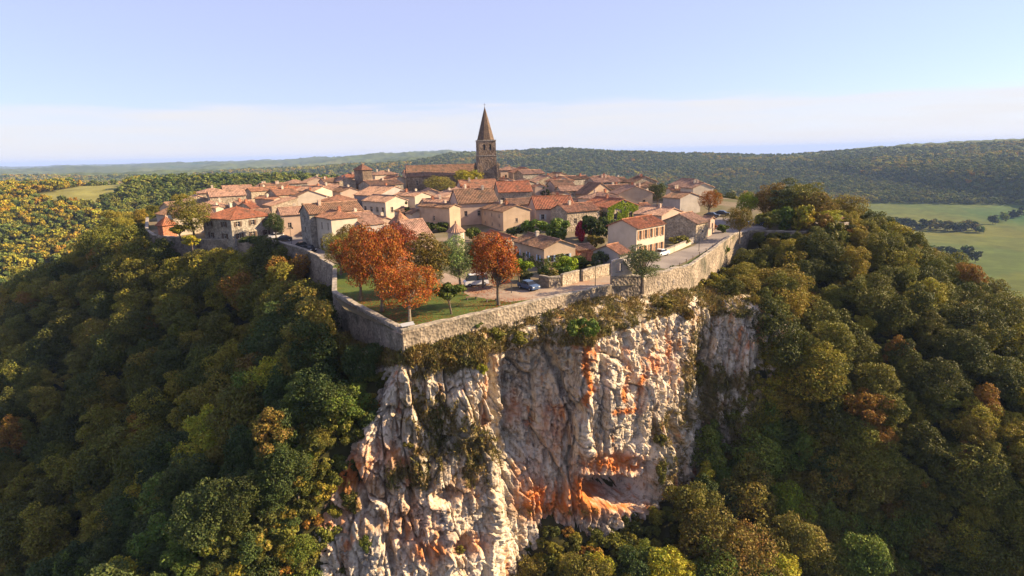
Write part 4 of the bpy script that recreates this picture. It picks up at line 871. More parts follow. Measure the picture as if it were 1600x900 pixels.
# cars
def car(px_, py_, rz, colr, label, van=False):
    p = hit(px_, py_); root = empty('car', p, rz); root.location.z += .03; tag(root, label, 'car'); W = .84; H_ = 1.45 if not van else 2.0
    prof = [(-2.05, .32), (-2.1, .75), (-1.95, .92), (-1.0, .98) if not van else (-1.7, 1.0), (1.9, .98), (2.08, .8), (2.05, .32)]
    def ext(prof, w0, w1, zsplit, nm, mt, par):
        n = len(prof); V = []; zmax = max(q[1] for q in prof); zmin = min(q[1] for q in prof)
        for sgn in (-1, 1):
            for x, z in prof: f = (z-zmin)/(zmax-zmin+1e-6); V.append((x, sgn*(w0+(w1-w0)*f), z))
        Fc = [tuple(range(n)), tuple(range(2*n-1, n-1, -1))] + [(i, n+i, n+(i+1) % n, (i+1) % n) for i in range(n)]
        me_ = pymesh(nm, V, Fc); return link(nm, me_, par, mt)
    body = ext(prof, W, W*.96, 0, 'body', 'car_'+colr, root)
    cab = [(-1.05, .985), (-.45, H_-.04), (.9, H_), (1.75, 1.0)] if not van else [(-1.75, 1.005), (-1.25, H_-.05), (1.9, H_), (1.98, 1.0)]
    ext(cab, W*.93, W*.76, 0, 'windows', 'glass', root); rf = [(cab[1][0]-.02, H_-.05), (cab[1][0]+.1, H_+.01), (cab[2][0]-.1, H_+.04), (cab[2][0]+.02, H_-.03)]; ext(rf, W*.79, W*.74, 0, 'roof', 'car_'+colr, root)
    for sgn in (-1, 1):
        for x in (-1.3, 1.3):
            w_ = MB().tube([(x, sgn*(W-.16), .31), (x, sgn*(W+.03), .31)], [.31, .31], 12).build('wheel', 'rubber', root); MB().tube([(x, sgn*(W+.031), .31), (x, sgn*(W+.05), .31)], [.18, .17], 8).build('rim', 'metal_grey', w_)
        MB().box(-2.12, -2.06, sgn*.6-.16, sgn*.6+.16, .62, .76).build('headlight', 'white_paint', root); MB().box(2.06, 2.1, sgn*.62-.13, sgn*.62+.13, .64, .8).build('tail_light', 'car_red', root)
    return root
for a in [(1033, 400, 3.95, 'white', 'white hatchback parked below the five-window house'), (1112, 340, 2.6, 'black', 'dark car at the left of the car park'), (1128, 337, 2.6, 'black', 'second dark car parked behind the orange-brown round tree'), (1182, 352, 2.9, 'blue', 'blue car under the yellow-green tree'), (1196, 352, 2.9, 'silver', 'silver car at the right end of the car park'),
          (826, 452, 2.2, 'blue', 'blue-grey car parked by the garden wall near the tall red-orange tree'), (744, 446, .3, 'white', 'white van under the trees at the back of the park'), (431, 373, .4, 'white', 'white car parked beside the dark tree on the west street'), (443, 377, .4, 'black', 'dark car parked next to the white car on the west street'), (473, 388, 2.3, 'black', 'dark car along the grey house on the west street'), (484, 393, 2.3, 'black', 'dark car before the red door of the cream house')]: car(*a, van='van' in a[4])
# street furniture
def lamp(px_, py_, label):
    p = hit(px_, py_); root = empty('street_lamp', p); tag(root, label, 'street lamp', 'street lamps in the village')
    MB().tube([(0, 0, -.2), (0, 0, .5), (0, 0, 4.2)], [.09, .06, .045], 8).build('post', 'metal_dark', root); MB().tube([(0, 0, 4.2), (.3, 0, 4.45), (.6, 0, 4.4)], [.03, .03, .03], 6).build('arm', 'metal_dark', root)
    ln = MB().lathe([(.05, 4.36), (.18, 4.28), (.14, 4.02), (.05, 3.98)], 8, .6).build('lantern', 'metal_dark', root)
lamp(799, 458, 'street lamp at the bend of the park path'); lamp(1092, 392, 'street lamp on the road verge'); lamp(456, 384, 'street lamp on the west street'); lamp(930, 447, 'street lamp below the garden wall')
def bench(px_, py_, rz, label):
    p = hit(px_, py_); root = empty('park_bench', p, rz); tag(root, label, 'bench')
    for q in range(4): MB().box(-.9, .9, -.28+q*.15, -.15+q*.15, .42, .47).build('seat_slat', 'wood', root)
    for x in (-.7, .7): MB().box(x-.06, x+.06, -.25, .3, -.1, .417).build('leg', 'coping', root)
bench(737, 468, .3, 'wooden bench on the lawn left of the tall red-orange tree'); bench(768, 471, .3, 'wooden bench on the lawn beside the tall red-orange trunk')
p = hit(636, 520); root = empty('orientation_table', (p[0], p[1]+.6, 0), .6); tag(root, 'orientation table with metal rail at the corner of the park wall', 'viewing table')
MB().lathe([(.22, -.1), (.2, .85)], 10).build('pedestal', 'coping', root); b = MB().box(-.9, .9, -.35, .35, -.03, .03).build('panel', 'metal_grey', root, loc=(0, 0, .95)); b.rotation_euler = (.35, 0, 0)
for x in (-1.1, 1.1): MB().tube([(x, .6, -.1), (x, .6, 1.0)], [.035, .035], 6).build('rail_post', 'metal_grey', root)
MB().tube([(-1.1, .6, 1.0), (1.1, .6, 1.0)], [.03, .03], 6).build('rail', 'metal_grey', root)
for q in range(8):
    f = q/7; p = hit(1062+f*72, 417-f*40); o = MB().tube([(0, 0, -.15), (0, 0, .75), (0, 0, .85)], [.08, .075, .05], 7).build('bollard', 'wood', loc=p); tag(o, 'short wooden post on the grass verge of the village road', 'post', 'wooden posts along the verge')
# fallen leaves below the park trees
g3 = np.random.default_rng(8); n = 5200; cs = [hit(*q) for q in ((640, 500), (600, 486), (571, 468), (668, 458), (779, 476), (755, 450))]; P = np.concatenate([c_[None, :2] + g3.normal(0, 2.8, (n//6, 2)) for c_ in cs]); sd_, _a, _b = sdist(P[:, 0], P[:, 1]); P = P[sd_ < -1.0]; P = np.column_stack([P, zp(P[:, 0], P[:, 1])+.05+g3.uniform(0, .03, len(P))])
a = g3.normal(size=P.shape); a[:, 2] *= .15; a /= np.linalg.norm(a, axis=1)[:, None]; b = np.cross(np.array([0, 0, 1.]), a); V = np.stack([P-a*.11, P+b*.08, P+a*.11, P-b*.08], 1).reshape(-1, 3)
tag(link('fallen_leaves', quadmesh('fallen_leaves', V, np.arange(len(V)).reshape(-1, 4)), None, 'leaf_orange'), 'fallen orange leaves on the park lawn', 'leaves', kind='stuff')

# ------------------------------------------------------------------ vegetation
def crown_mesh(name, R_, Hc, lobes, leaves, size, seed, flat=.75, z0=0., irregular=.25, cone=0, gap=.0):
    g = np.random.default_rng(seed); C_ = []; Rl = []
    for k in range(lobes):
        while True:
            q = g.uniform(-1, 1, 3)
            if q@q < 1: break
        q = q/np.linalg.norm(q)*(.35+.6*np.linalg.norm(q)**.5)*(1+irregular*g.uniform(-1, .6))
        wz_ = (q[2]+1)/2; tp = (1-cone*wz_)
        C_.append((q[0]*R_*.78*tp, q[1]*R_*.78*tp, z0 + Hc*(.12+.76*wz_))); Rl.append(R_*g.uniform(.15, .42)*(1-.45*cone*wz_))
    C_ = np.array(C_); Rl = np.array(Rl); wt = Rl**2/np.sum(Rl**2); cnt = (wt*leaves).astype(int)
    pos = []; nor = []
    for c_, r, k in zip(C_, Rl, cnt):
        d = g.normal(size=(k, 3)); d[:, 2] += .25; d /= np.linalg.norm(d, axis=1)[:, None]
        rad_ = r*(g.uniform(.72, 1.08, k))*(1+.22*fbm(d[:, 0]*2.5+c_[0], d[:, 1]*2.5, d[:, 2]*2.5, seed % 97, 2)); P = c_+d*rad_[:, None]*np.array([1, 1, flat])
        ok = np.ones(k, bool)
        for c2, r2 in zip(C_, Rl):
            if c2 is c_: continue
            dd = (P-c2)/np.array([1, 1, flat]); ok &= (np.einsum('ij,ij->i', dd, dd) > (r2*.62)**2)
        pos.append(P[ok]); nor.append(d[ok])
    P = np.concatenate(pos); d = np.concatenate(nor); k = len(P)
    n = d*.75 + g.normal(size=(k, 3))*.55; n /= np.linalg.norm(n, axis=1)[:, None]
    a = np.cross(n, g.normal(size=(k, 3))); a /= np.linalg.norm(a, axis=1)[:, None]; b = np.cross(n, a); s = size*g.uniform(.6, 1.35, k)[:, None]
    V = np.stack([P-a*s*.5, P+b*s*.34-a*s*.05, P+a*s*.55-n*s*.12, P-b*s*.34+a*s*.05], 1).reshape(-1, 3)
    return quadmesh(name, V, np.arange(len(V)).reshape(-1, 4)), C_, Rl
def trunk_mesh(name, R_, H0, Hc, C_, seed, r=.22, limbs=6):
    g = np.random.default_rng(seed); mb = MB(); top = Vector((g.uniform(-.3, .3), g.uniform(-.3, .3), H0+Hc*.62))
    mid = Vector((g.uniform(-.2, .2), g.uniform(-.2, .2), H0*.8))
    mb.tube([(0, 0, -1.2), (0, 0, .3), mid, (mid+top)/2+Vector((g.uniform(-.2, .2), .1, 0)), top], [r*1.5, r*1.1, r*.85, r*.55, r*.15], 7)
    for c_ in C_[:limbs]:
        s_ = mid.lerp(top, g.uniform(0, .55)); e = Vector(c_); m = s_.lerp(e, .5)+Vector((0, 0, -.25)); mb.tube([s_, m, e], [r*.5, r*.33, r*.1], 5)
    return mb.mesh(name)
PROTO = {}
def proto(key, R_, H0, Hc, lobes, leaves, size, seed, **kw):
    r = kw.pop('r', .2); limbs = kw.pop('limbs', 6)
    cm_, C_, Rl = crown_mesh('crown_'+key, R_, Hc, lobes, leaves, size, seed, z0=H0, **kw); tm_ = trunk_mesh('trunk_'+key, R_, H0, Hc, C_, seed+1, r, limbs)
    cm_.materials.append(M['leaf_'+key if key.startswith('far') else 'leaf_mixed']); tm_.materials.append(M['bark']); PROTO[key] = (cm_, tm_, R_, H0+Hc)
for k in range(9):
    proto('forest%d' % k, [4.2, 3.6, 4.8, 3.9, 5.2, 3.3, 4.4, 4.0, 3.0][k], 1.0, [8.0, 9.2, 8.2, 7.2, 9.4, 8.6, 10.4, 7.8, 7.2][k], [44, 38, 56, 36, 64, 34, 50, 44, 30][k], [11000, 9000, 14000, 9000, 15000, 8000, 12000, 10500, 7000][k], .30, 500+k*13, irregular=[.35, .5, .4, .6, .45, .4, .55, .4, .6][k], cone=[0, .35, 0, .1, .15, .5, .4, 0, .2][k])
for k in range(4): proto('park%d' % k, [4.6, 4.2, 3.6, 5.0][k], 1.9, [7.1, 7.7, 8.1, 6.5][k], [60, 52, 46, 66][k], [17000, 15000, 13000, 18000][k], .215, 800+k*17, irregular=.42, r=.24, limbs=18, cone=[0, .1, .3, 0][k])
proto('young', 2.0, 1.9, 3.9, 16, 2600, .30, 900, cone=.35, r=.11)
proto('cypress', 1.0, .4, 8.2, 16, 2600, .26, 905, cone=.65, flat=1.6, irregular=.05, r=.13, limbs=2)
proto('pine', 3.1, 2.6, 6.0, 24, 6500, .2, 910, irregular=.55, r=.2, limbs=14)
proto('bigpine', 3.6, 2, 12.5, 32, 11000, .26, 915, irregular=.45, cone=.25, r=.3, limbs=14)
for k in range(3): proto('bush%d' % k, 1.5, .1, 2.2, 14, 2000, .26, 920+k, irregular=.3, r=.07, limbs=3)
for k in range(4): proto('far%d' % k, 4.4, .6, [8.5, 7, 9.5, 8][k], 12, 420, 1.5, 940+k, irregular=.3, r=.25, limbs=0)
def plant(kind, species, loc, s, label, cat='tree', group=None, name='tree', rz=None, sz=None, bark='bark'):
    cm_, tm_, R_, Ht = PROTO[kind]; root = empty(name, loc, random.uniform(0, 6.28) if rz is None else rz); root.scale = (s, s, sz or s); tag(root, label, cat, group)
    for nm, me_, mt in (('crown', cm_, species), ('trunk', tm_, bark)):
        o = link(nm, me_, root); o.material_slots[0].link = 'OBJECT'; o.material_slots[0].material = M[mt]
    return root
def treepx(kind, species, px_, py_, topy, wpx, label, name='tree', cat='tree', bark='bark', Y=None, group=None):
    """tree standing on the village ground: base pixel, pixel row of its top, crown width in pixels"""
    p = hit(px_, py_) if Y is None else atY(px_, py_, Y)
    g = p if Y is None else np.array([p[0], p[1], float(zp(p[0], p[1]))])
    wd = proj(g)[2]; cm_, tm_, R_, Ht = PROTO[kind]; sxy = wpx/2/F*wd/(R_*1.02)
    zt = atY(px_, topy, g[1])[2]; sz_ = max((zt-g[2])/(Ht*1.0), .3)
    return plant(kind, species, g, sxy, label, cat, group, name, sz=sz_, bark=bark)
# park
treepx('park0', 'leaf_orange', 640, 502, 404, 100, 'orange tree standing alone nearest the corner of the park lawn', bark='bark_pale')
treepx('young', 'leaf_green', 705, 491, 430, 56, 'small dark green tree on the lawn between the two orange trees')
treepx('park2', 'leaf_orange', 779, 477, 356, 84, 'tall narrow red-orange tree at the right end of the lawn')
treepx('park3', 'leaf_orange', 597, 487, 350, 108, 'widest orange-red tree at the back of the lawn behind the lone orange tree')
treepx('park1', 'leaf_red', 564, 470, 348, 84, 'red tree leaning over the left park wall')
treepx('park2', 'leaf_brown', 668, 460, 358, 88, 'brown-gold tree in the middle of the park behind the small green tree')
treepx('park1', 'leaf_pale', 720, 452, 364, 72, 'pale willow-green tree between the brown-gold and the narrow red tree', bark='bark_pale')
treepx('park0', 'leaf_olive', 533, 430, 358, 66, 'olive tree at the far left corner of the park above the wall')
treepx('park2', 'leaf_brown', 548, 420, 346, 62, 'thin pinkish-brown tree behind the olive tree in the park')
treepx('park1', 'leaf_red', 618, 425, 346, 84, 'dark red tree hidden at the back of the park')
treepx('young', 'leaf_lime', 812, 448, 394, 50, 'bright green bushy tree right of the tall red-orange tree')
treepx('park2', 'leaf_red', 755, 450, 358, 58, 'second red tree just left of the tall red-orange tree')
# church and village
treepx('park0', 'leaf_yellow', 733, 296, 262, 56, 'yellow-green tree at the foot of the church tower')
treepx('park3', 'leaf_olive', 688, 307, 275, 52, 'dark olive tree in front of the church nave')
treepx('park1', 'leaf_olive', 306, 378, 304, 68, 'round olive tree between the dovecote and the hip-roofed house')
treepx('young', 'leaf_yellow', 284, 378, 344, 36, 'yellowish bush-like tree beside the dovecote')
treepx('park2', 'leaf_dark', 432, 376, 330, 40, 'dark tree against the right end of the hip-roofed house')
treepx('young', 'leaf_olive', 458, 357, 322, 26, 'small olive tree between left cluster and street house')
treepx('cypress', 'leaf_dark', 637, 352, 309, 13, 'tall dark cypress beside the many-sided corner house', 'cypress')
treepx('cypress', 'leaf_dark', 849, 314, 289, 9, 'left one of two dark cypresses right of the arcaded hall', 'cypress')
treepx('cypress', 'leaf_dark', 856, 314, 286, 9, 'right one of two dark cypresses right of the arcaded hall', 'cypress')
treepx('cypress', 'leaf_dark', 742, 346, 322, 7, 'thin cypress against the pink wall below the dark roof', 'cypress')
treepx('park0', 'leaf_dark', 1027, 324, 283, 30, 'dark tree with reddish top left of the dark-roofed house')
treepx('park3', 'leaf_orange', 1108, 337, 297, 38, 'round orange-brown tree beside the car park')
treepx('park2', 'leaf_lime', 1166, 346, 297, 40, 'yellow-green tree right of the car park')
treepx('park0', 'leaf_brown', 1155, 374, 320, 44, 'brown-green tree on the road edge in front of the car park')
treepx('pine', 'leaf_pine', 1003, 468, 380, 84, 'loose grey-green pine rising from the cliff edge before the bastion', 'pine_tree', Y=92.5)
gard = [('bush0', 'leaf_green', 836, 372, 338, 44), ('bush1', 'leaf_green', 872, 376, 338, 50), ('bush2', 'leaf_dark', 925, 378, 336, 44), ('bush0', 'leaf_dark', 948, 372, 334, 40), ('bush1', 'leaf_lime', 884, 428, 398, 44), ('bush2', 'leaf_green', 905, 418, 400, 40), ('bush1', 'leaf_pine', 938, 424, 390, 34),
        ('bush0', 'leaf_olive', 862, 440, 418, 38), ('bush2', 'leaf_green', 880, 438, 416, 34), ('bush1', 'leaf_dark', 850, 440, 414, 26), ('bush0', 'leaf_dark', 806, 370, 352, 30), ('bush2', 'leaf_green', 690, 362, 346, 36), ('bush1', 'leaf_dark', 668, 364, 346, 26), ('bush0', 'leaf_green', 740, 376, 352, 26), ('bush2', 'leaf_dark', 798, 315, 300, 50), ('bush1', 'leaf_dark', 825, 315, 302, 26),
        ('bush0', 'leaf_brown', 930, 388, 364, 30), ('bush2', 'leaf_olive', 1060, 384, 368, 34), ('bush1', 'leaf_green', 478, 322, 304, 30), ('bush0', 'leaf_dark', 510, 312, 300, 18), ('bush1', 'leaf_orange', 1112, 360, 346, 18), ('bush2', 'leaf_green', 1130, 364, 350, 20), ('bush0', 'leaf_dark', 395, 384, 366, 40), ('bush1', 'leaf_yellow', 300, 384, 366, 30), ('bush2', 'leaf_green', 890, 352, 332, 44), ('bush0', 'leaf_green', 916, 350, 332, 40), ('bush1', 'leaf_pine', 820, 440, 420, 30)]
GL = ['round green shrub at the foot of the plain tan house', 'broad green shrub left of the crimson shrub', 'dark shrub right of the crimson shrub', 'dark shrub below the ivy gable', 'bright lime shrub under the blue-shuttered windows', 'green shrub beside the brick shed', 'grey-green olive-like shrub left of the grey cottage',
      'olive shrub spilling over the garden wall', 'green shrub behind the garden wall right of the olive shrub', 'dark shrub at the left end of the garden wall', 'dark shrub beside the low red-tiled shed', 'green shrub left of the short round tower', 'dark shrub between cypress and round tower', 'green shrub right of the short round tower', 'ivy-dark shrub below the arched openings', 'small dark shrub at the right end of the arcaded hall',
      'brownish shrub below the crimson shrub', 'olive shrub beside the low roadside wall', 'green shrub left of the gabled house near the street', 'small dark shrub under the sunlit gable near the street', 'orange shrub beside the roadside annex', 'green shrub between the annex and the road tree', 'dark shrub at the foot of the hip-roofed house', 'yellow shrub on the rampart below the round olive tree', 'green shrub in front of the pink cottage', 'green shrub under the ivy house roof', 'grey-green shrub beside the blue parked car']
for (k, sp_, a, b, c_, d), lb in zip(gard, GL): treepx(k, sp_, a, b, c_, d, lb, 'shrub', 'shrub', group='garden shrubs in the village')
treepx('bush1', 'leaf_crimson', 908, 378, 342, 24, 'crimson shrub in the garden behind the blue-shuttered house', 'shrub', 'shrub')
# clump of big trees on the right rim
for k, (kd, sp_, a, b, c_, d, lb) in enumerate([('bigpine', 'leaf_pine', 1226, 366, 277, 66, 'tall dark pine in the middle of the big clump on the right rim'), ('forest2', 'leaf_brown', 1203, 362, 286, 62, 'orange-brown tree at the left of the clump on the right rim'), ('forest4', 'leaf_olive', 1250, 372, 282, 84, 'high olive tree right of the dark pine on the right rim'),
        ('forest0', 'leaf_brown', 1266, 384, 300, 74, 'golden-brown tree at the right of the clump on the right rim'), ('forest6', 'leaf_yellow', 1288, 394, 326, 66, 'yellow-green tree lowest at the right end of the rim clump'), ('young', 'leaf_lime', 1190, 368, 338, 30, 'small bright tree at the foot of the rim clump beside the cars')]):
    treepx(kd, sp_, a, b, c_, d, lb, Y=[150, 154, 148, 143, 140, 148][k])

# ------------------------------------------------------------------ forest round the promontory
def visible(x, y, z):
    """rough line-of-sight test against the terrain"""
    ok = np.ones(len(x), bool)
    for f in np.linspace(.12, .985, 46):
        X_, Y_ = x*f, y*f; Z_ = CH + (z-CH)*f; tz, s_ = terrain(X_, Y_); ok &= Z_ > tz - 1
    return ok
g2 = np.random.default_rng(21)
sp_ = 3.9; gx, gy = np.meshgrid(np.arange(-330, 330, sp_), np.arange(28, 420, sp_)); gx = (gx + g2.uniform(-2.1, 2.1, gx.shape)).ravel(); gy = (gy + g2.uniform(-2.1, 2.1, gy.shape)).ravel()
def steep(x0, x1, y0, y1, st, per, gmin):
    """extra points where the ground is steep, so that it is covered by area and not by plan"""
    X_, Y_ = np.meshgrid(np.arange(x0, x1, st), np.arange(y0, y1, st)); X_ = (X_+g2.uniform(-.5, .5, X_.shape)*st).ravel(); Y_ = (Y_+g2.uniform(-.5, .5, Y_.shape)*st).ravel()
    e = .5; gr = np.hypot((terrain(X_+e, Y_)[0]-terrain(X_-e, Y_)[0])/(2*e), (terrain(X_, Y_+e)[0]-terrain(X_, Y_-e)[0])/(2*e)); m = (gr > gmin) & (g2.random(len(X_)) < st*st*np.sqrt(1+np.minimum(gr, 12)**2)/per); return X_[m], Y_[m]
ex, ey = steep(-80, 90, 40, 150, 1.3, 16., 1.15); gx = np.concatenate([gx, ex]); gy = np.concatenate([gy, ey])
tz, ts = terrain(gx, gy); px, py, w_ = proj(np.stack([gx, gy, tz+7], -1)); r_ = np.hypot(gx, gy)
keep = (ts > 3.2) & (px > -90) & (px < 1690) & (py < 1010) & (w_ > 10) & (r_ < 420)
# keep the rock faces free
_, qx, qy = sdist(gx, gy); cliffz = ss(-17, -13, qx)*ss(42, 36, qx)*(qy < 112)
cp, cq, _w = proj(np.stack([gx, gy, tz+10], -1))
keep &= ~((cliffz > .3) & (ts < 6) & (gx < 34) & (gx > -13))
tree_top = tz + 10
# nothing may stand between the camera and the open rock
ROCK = [(640, 560), (760, 520), (900, 480), (1090, 470), (1100, 560), (1120, 590), (1060, 700), (1045, 795), (880, 812), (790, 835), (700, 905), (520, 905), (500, 830), (545, 715), (620, 670)]
ROCK2 = [(1112, 512), (1190, 515), (1190, 556), (1130, 562)]
for dz in (2, 5, 8, 10):
    for dx in (-2.6, 0, 2.6):
        a, b, _w = proj(np.stack([gx+dx, gy, tz+dz], -1)); keep &= ~inpoly(a, b, ROCK)
        if dx == 0: keep &= ~inpoly(a, b, ROCK2)
# the walls and houses must not be hidden either: trees just outside the walls stay below them
keep &= cover(gx, gy, tz) > .5
gx, gy, tz, ts, r_ = [q[keep] for q in (gx, gy, tz, ts, r_)]
vis = visible(gx, gy, tz+9); gx, gy, tz, ts, r_ = [q[vis] for q in (gx, gy, tz, ts, r_)]
_, qx, qy = sdist(gx, gy); edge = zp(qx, qy)
hmax = np.clip((edge + np.where(gx < -38, 2.0, .9) - tz)/9.0, .34, 1.15)
px, py, w_ = proj(np.stack([gx, gy, tz+6], -1))
hmax = np.where((gx > -40) & (gx < -10) & (gy < 72), hmax*.72, hmax)
hmax = np.where((px > 1190) & (gx > 0), np.clip(hmax*1.35, .7, 1.1), hmax)
order = np.argsort(r_)
SPEC = {'leaf_dark': 'dark green', 'leaf_olive': 'olive', 'leaf_green': 'mid green', 'leaf_yellow': 'yellowing', 'leaf_brown': 'brown-gold', 'leaf_lime': 'bright green', 'leaf_orange': 'orange'}
clus = fbm(gx/26, gy/26, 0, 77, 2)
mid_pts = []; n_ind = 0
for k in order:
    right = px[k] > 800; u = g2.random(); cz = clus[k]
    if right: sp = 'leaf_olive' if u < .40 else 'leaf_green' if u < .60 else 'leaf_brown' if u < .60+.08+.1*cz else 'leaf_dark' if u < .88 else 'leaf_yellow' if u < .97 else 'leaf_lime'
    elif py[k] > 470 and px[k] < 640 and g2.random() < .6: sp = 'leaf_dark'  # left slope's deep shade put into the leaf colour, species not known
    else: sp = 'leaf_green' if u < .34 else 'leaf_olive' if u < .62 else 'leaf_dark' if u < .78 else 'leaf_yellow' if u < .92 else 'leaf_brown' if u < .97 else 'leaf_lime'
    s = (g2.uniform(.85, 1.12) if ts[k] < 10 and gx[k] < -14 else g2.uniform(.42, 1.05))*hmax[k]; kd = int(g2.integers(9))
    if n_ind < 300 and w_[k] < 230:
        ver = 'bottom edge' if py[k] > 800 else 'lower slope' if py[k] > 640 else 'middle slope' if py[k] > 500 else 'upper slope'
        hor = ['far left', 'left', 'left of the cliff', 'under the cliff', 'right of the cliff', 'right', 'far right'][int(np.searchsorted([170, 340, 640, 1000, 1230, 1420], px[k]))]
        sz_ = 'big' if s > .95 else 'small' if s < .62 else 'medium'
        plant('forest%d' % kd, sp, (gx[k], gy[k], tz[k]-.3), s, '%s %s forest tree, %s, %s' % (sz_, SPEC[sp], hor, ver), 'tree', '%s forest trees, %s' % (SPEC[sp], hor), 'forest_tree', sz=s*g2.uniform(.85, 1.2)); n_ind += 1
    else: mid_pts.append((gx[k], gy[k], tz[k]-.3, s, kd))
def scatter(name, pts, protos, label, cat):
    """one woodland object: tree meshes instanced on points by geometry nodes"""
    P = np.array(pts, float); me_ = bpy.data.meshes.new(name); me_.vertices.add(len(P)); me_.vertices.foreach_set('co', P[:, :3].astype(np.float32).ravel())
    for an, vals in (('sc', P[:, 3]), ('rz', g2.uniform(0, 6.28, len(P)))):
        a_ = me_.attributes.new(an, 'FLOAT', 'POINT'); a_.data.foreach_set('value', vals.astype(np.float32))
    a_ = me_.attributes.new('pi', 'INT', 'POINT'); a_.data.foreach_set('value', P[:, 4].astype(np.int32))
    o = link(name, me_); tag(o, label, cat, kind='stuff')
    ng = bpy.data.node_groups.new(name, 'GeometryNodeTree'); ng.interface.new_socket('Geometry', in_out='INPUT', socket_type='NodeSocketGeometry'); ng.interface.new_socket('Geometry', in_out='OUTPUT', socket_type='NodeSocketGeometry')
    n = ng.nodes; l = ng.links; gi = n.new('NodeGroupInput'); go = n.new('NodeGroupOutput'); ip = n.new('GeometryNodeInstanceOnPoints'); gti = n.new('GeometryNodeGeometryToInstance')
    for ob in reversed(protos):
        oi = n.new('GeometryNodeObjectInfo'); oi.inputs['Object'].default_value = ob; oi.transform_space = 'ORIGINAL'; l.new(oi.outputs['Geometry'], gti.inputs[0])
    def na_(nm, ty):
        x = n.new('GeometryNodeInputNamedAttribute'); x.data_type = ty; x.inputs[0].default_value = nm; return x.outputs[0]
    cx = n.new('ShaderNodeCombineXYZ'); l.new(na_('rz', 'FLOAT'), cx.inputs[2]); e2 = n.new('FunctionNodeEulerToRotation'); l.new(cx.outputs[0], e2.inputs[0])
    l.new(gi.outputs[0], ip.inputs['Points']); l.new(gti.outputs[0], ip.inputs['Instance']); ip.inputs['Pick Instance'].default_value = True
    l.new(na_('pi', 'INT'), ip.inputs['Instance Index']); l.new(e2.outputs[0], ip.inputs['Rotation']); l.new(na_('sc', 'FLOAT'), ip.inputs['Scale']); l.new(ip.outputs[0], go.inputs[0])
    md_ = o.modifiers.new('scatter', 'NODES'); md_.node_group = ng; return o
def crown_of(key): return next(o for o in bpy.data.objects if o.type == 'MESH' and o.data == PROTO[key][0])
for k in range(9):
    if not any(o.data == PROTO['forest%d' % k][0] for o in bpy.data.objects if o.type == 'MESH'): print('no proto', k)
scatter('woodland', mid_pts, [crown_of('forest%d' % k) for k in range(9)], 'dense mixed woodland on the far flanks of the promontory', 'woodland')
# far woodland, thinning with distance
fp = []
for (r0, r1, sp) in ((420, 700, 6.4), (700, 1100, 7.5), (1100, 1700, 9.5), (1700, 2600, 14.0)):
    A = np.arange(-r1, r1, sp); B = np.arange(0, r1, sp); gx, gy = np.meshgrid(A, B); gx = (gx + g2.uniform(-.45, .45, gx.shape)*sp).ravel(); gy = (gy + g2.uniform(-.45, .45, gy.shape)*sp).ravel(); r_ = np.hypot(gx, gy); m = (r_ >= r0) & (r_ < r1) & (np.abs(gx) < gy*.95+40)
    gx, gy = gx[m], gy[m]; tz, ts = terrain(gx, gy); m = (cover(gx, gy, tz) > .5) & (ts > 6); gx, gy, tz = gx[m], gy[m], tz[m]
    if r0 < 500: m = visible(gx, gy, tz+9)
    else: m = visible(gx, gy, tz+12)
    gx, gy, tz = gx[m], gy[m], tz[m]
    s = g2.uniform(.65, 1.25, len(gx))*(.95 if r0 < 700 else 1.05 if r0 < 1100 else 1.2 if r0 < 1700 else 1.7); gold = ss(.0, .35, fbm(gx/130, gy/130, 0, 91, 2) + .35*((gx < -120) & (gy < 470)) - .1*(gx > 0))
    u = g2.random(len(gx)); pi_ = np.where(u < gold*.7, np.where(g2.random(len(gx)) < .5, 2, 3), np.where(g2.random(len(gx)) < .55, 0, 1)); pi_ = np.where((pi_ == 3) & (gx > 0) & (g2.random(len(gx)) < .7), 1, pi_)
    fp += list(zip(gx, gy, tz-.3, s, pi_))
# hedgerow trees in the right valley: individuals with parts
def ground(px_, py_):
    d = ray(px_, py_); t = np.arange(150, 2600, 2.); P = CAM + d[None]*t[:, None]; tz, _s = terrain(P[:, 0], P[:, 1]); i = np.argmax(P[:, 2] < tz); return P[i]
hed = []
for (a, b, n, lb) in (((1325, 350), (1535, 364), 40, 'tree of the hedgerow belt in the right valley'), ((1455, 402), (1525, 408), 9, 'tree of the small copse in the right valley field'), ((1545, 350), (1600, 340), 7, 'tree along the lane at the far right valley edge')):
    for q in range(n):
        f = (q+g2.uniform(.1, .9))/n; p = ground(a[0]+(b[0]-a[0])*f, a[1]+(b[1]-a[1])*f+g2.uniform(-4, 3)); s = g2.uniform(1.2, 2.0)
        plant('far%d' % g2.integers(4), ['leaf_dark', 'leaf_olive', 'leaf_dark', 'leaf_green'][int(g2.integers(4))], p, s, lb, 'tree', lb.replace('tree', 'trees', 1), 'hedge_tree')
scatter('far_woodland', fp, [crown_of('far%d' % k) for k in range(4)], 'far rolling woodland on the hills behind the village', 'woodland')
print('individual', n_ind, 'mid', len(mid_pts), 'far', len(fp))
